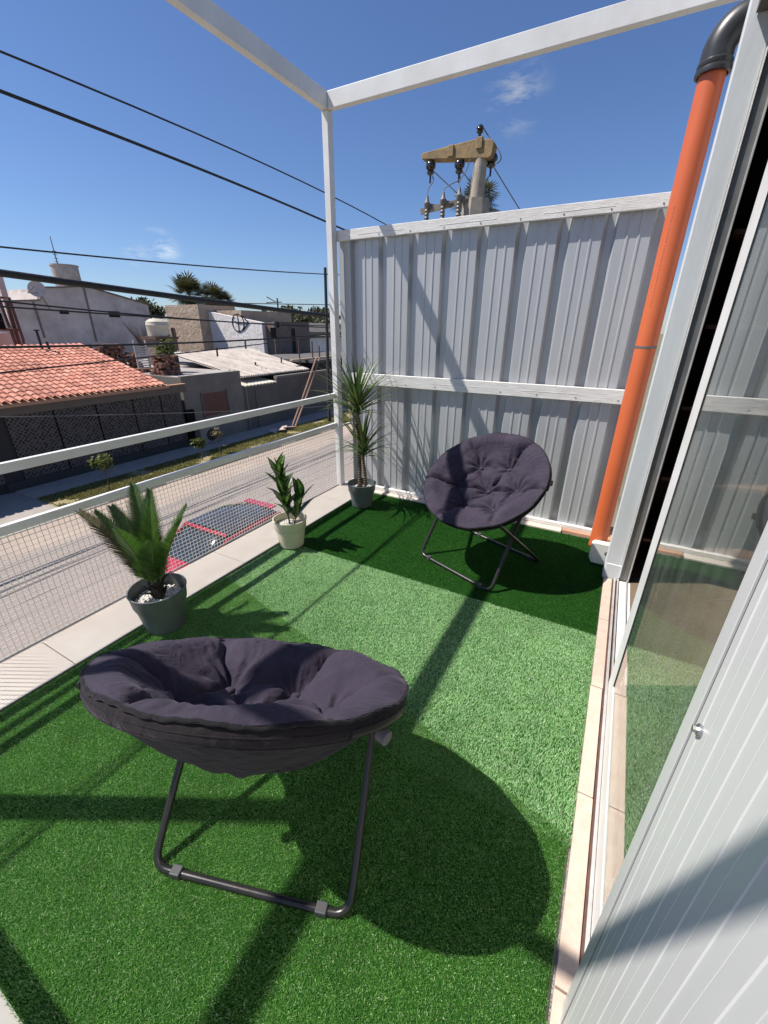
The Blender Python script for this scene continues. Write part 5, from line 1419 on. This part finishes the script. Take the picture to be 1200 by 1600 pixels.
# ================================================================== RED CAR
car = empty('parked_car', (-6.72, 5.1, S), 0, 'red hatchback with a black roof parked below the railing', 'car')
def car_section(y):
    pass
CW = .84
def loft(sections, closed_ends=True):
    """sections: list of (y, [(x,z)...]) same count"""
    n_ = len(sections[0][1]); V = []; F = []
    for y, pr in sections: V += [(x, y, z) for x, z in pr]
    for i in range(len(sections) - 1):
        for k in range(n_ - 1): F.append((i * n_ + k, i * n_ + k + 1, (i + 1) * n_ + k + 1, (i + 1) * n_ + k))
    F.append(tuple(range(n_))); F.append(tuple((len(sections) - 1) * n_ + k for k in range(n_)))
    mb = MB(); mb.add(V, F); return mb
def half(pts): return [(-x, z) for x, z in pts] + [(x, z) for x, z in reversed(pts)]
def body_sec(y, w, zb, zs, zt, wt):
    return (y, half([(w * .9, zb), (w * .98, zb + .12), (w, zs - .22), (w * .97, zs - .03), (wt, zt)]))
body = loft([body_sec(-1.42, .60, .28, .60, .64, .45), body_sec(-1.34, .78, .22, .72, .77, .60), body_sec(-1.15, CW, .20, .82, .90, .66), body_sec(-.9, CW, .20, .88, .97, .68), body_sec(0, CW, .20, .92, .94, .74), body_sec(1.0, CW, .20, .94, .95, .74), body_sec(1.45, CW, .22, .95, .97, .70), body_sec(1.72, .78, .28, .92, .95, .62), body_sec(1.80, .70, .36, .78, .82, .56)])
smooth_angle(body.build('body', M['car_red'], car), 50)
def gh_sec(y, w, z, wt): return (y, half([(w, .93), (w * .985, .95), (wt, z), (wt * .6, z + .035)]))
gl = loft([gh_sec(-.92, .72, .95, .66), gh_sec(-.35, .74, 1.33, .60), gh_sec(-.18, .74, 1.38, .60), gh_sec(.6, .74, 1.42, .60), gh_sec(1.15, .70, 1.35, .52), gh_sec(1.58, .66, 1.00, .54)])
smooth_angle(gl.build('windows', M['car_glass'], car), 60)
# black roof panel with red frame, red pillars
rfm = MB()
for sg_ in (-1, 1):
    rfm.tube([(sg_ * .70, -.92, .965), (sg_ * .64, -.33, 1.315), (sg_ * .66, -.18, 1.33), (sg_ * .655, .5, 1.35), (sg_ * .58, 1.18, 1.30), (sg_ * .60, 1.60, .99)], [.034, .036, .042, .042, .038, .04], 8)
rfm.tube([(-.60, -.30, 1.385), (-.3, -.34, 1.408), (.3, -.34, 1.408), (.60, -.30, 1.385)], .04, 8)
smooth_angle(rfm.build('roof_frame', M['car_red'], car))
rp = MB(); vs = []; fs = []
ny, nx = 10, 8
for i in range(ny + 1):
    y = -.27 + 1.38 * i / ny
    for j in range(nx + 1):
        x = (-.62 + 1.24 * j / nx) * (1 - .18 * max(0, i / ny - .45) / .55); zt = 1.450 + .030 * math.sin(math.pi * i / ny) - .050 * (2 * j / nx - 1) ** 2 - (.035 * max(0, (i / ny - .7)) / .3) - .012
        vs.append((x, y, zt))
for i in range(ny):
    for j in range(nx): fs.append((i * (nx + 1) + j, i * (nx + 1) + j + 1, (i + 1) * (nx + 1) + j + 1, (i + 1) * (nx + 1) + j))
rp.add(vs, fs); smooth_angle(rp.build('roof', M['car_black'], car, fix=False))
MB().box(-.42, .44, 1.12, 1.30, 1.385, 1.42).build('spoiler', M['car_red'], car, bevel=.015)
for sg_ in (-1, 1):
    mb = MB().obox(Matrix.Translation((sg_ * .90, -.55, .98)), .09, .05, .06); mb.build('mirror', M['car_red'], car, bevel=.02)
    MB().obox(Matrix.Translation((sg_ * .60, -1.33, .66)), .14, .06, .06).build('headlight', M['alu'], car, bevel=.02)
    for yy in (-.88, 1.20):
        w = MB().tube([(sg_ * .66, yy, .31), (sg_ * .85, yy, .31)], .31, 24).build('wheel', M['tyre'], car, bevel=.02)
        MB().tube([(sg_ * .845, yy, .31), (sg_ * .86, yy, .31)], .19, 16).build('rim', M['rim'], w)
MB().tube([(-.1, -.86, 1.0), (.45, -.95, .985)], .008, 5).tube([(-.6, -.90, .985), (-.1, -.9, .99)], .008, 5).build('wiper', M['tyre'], car)
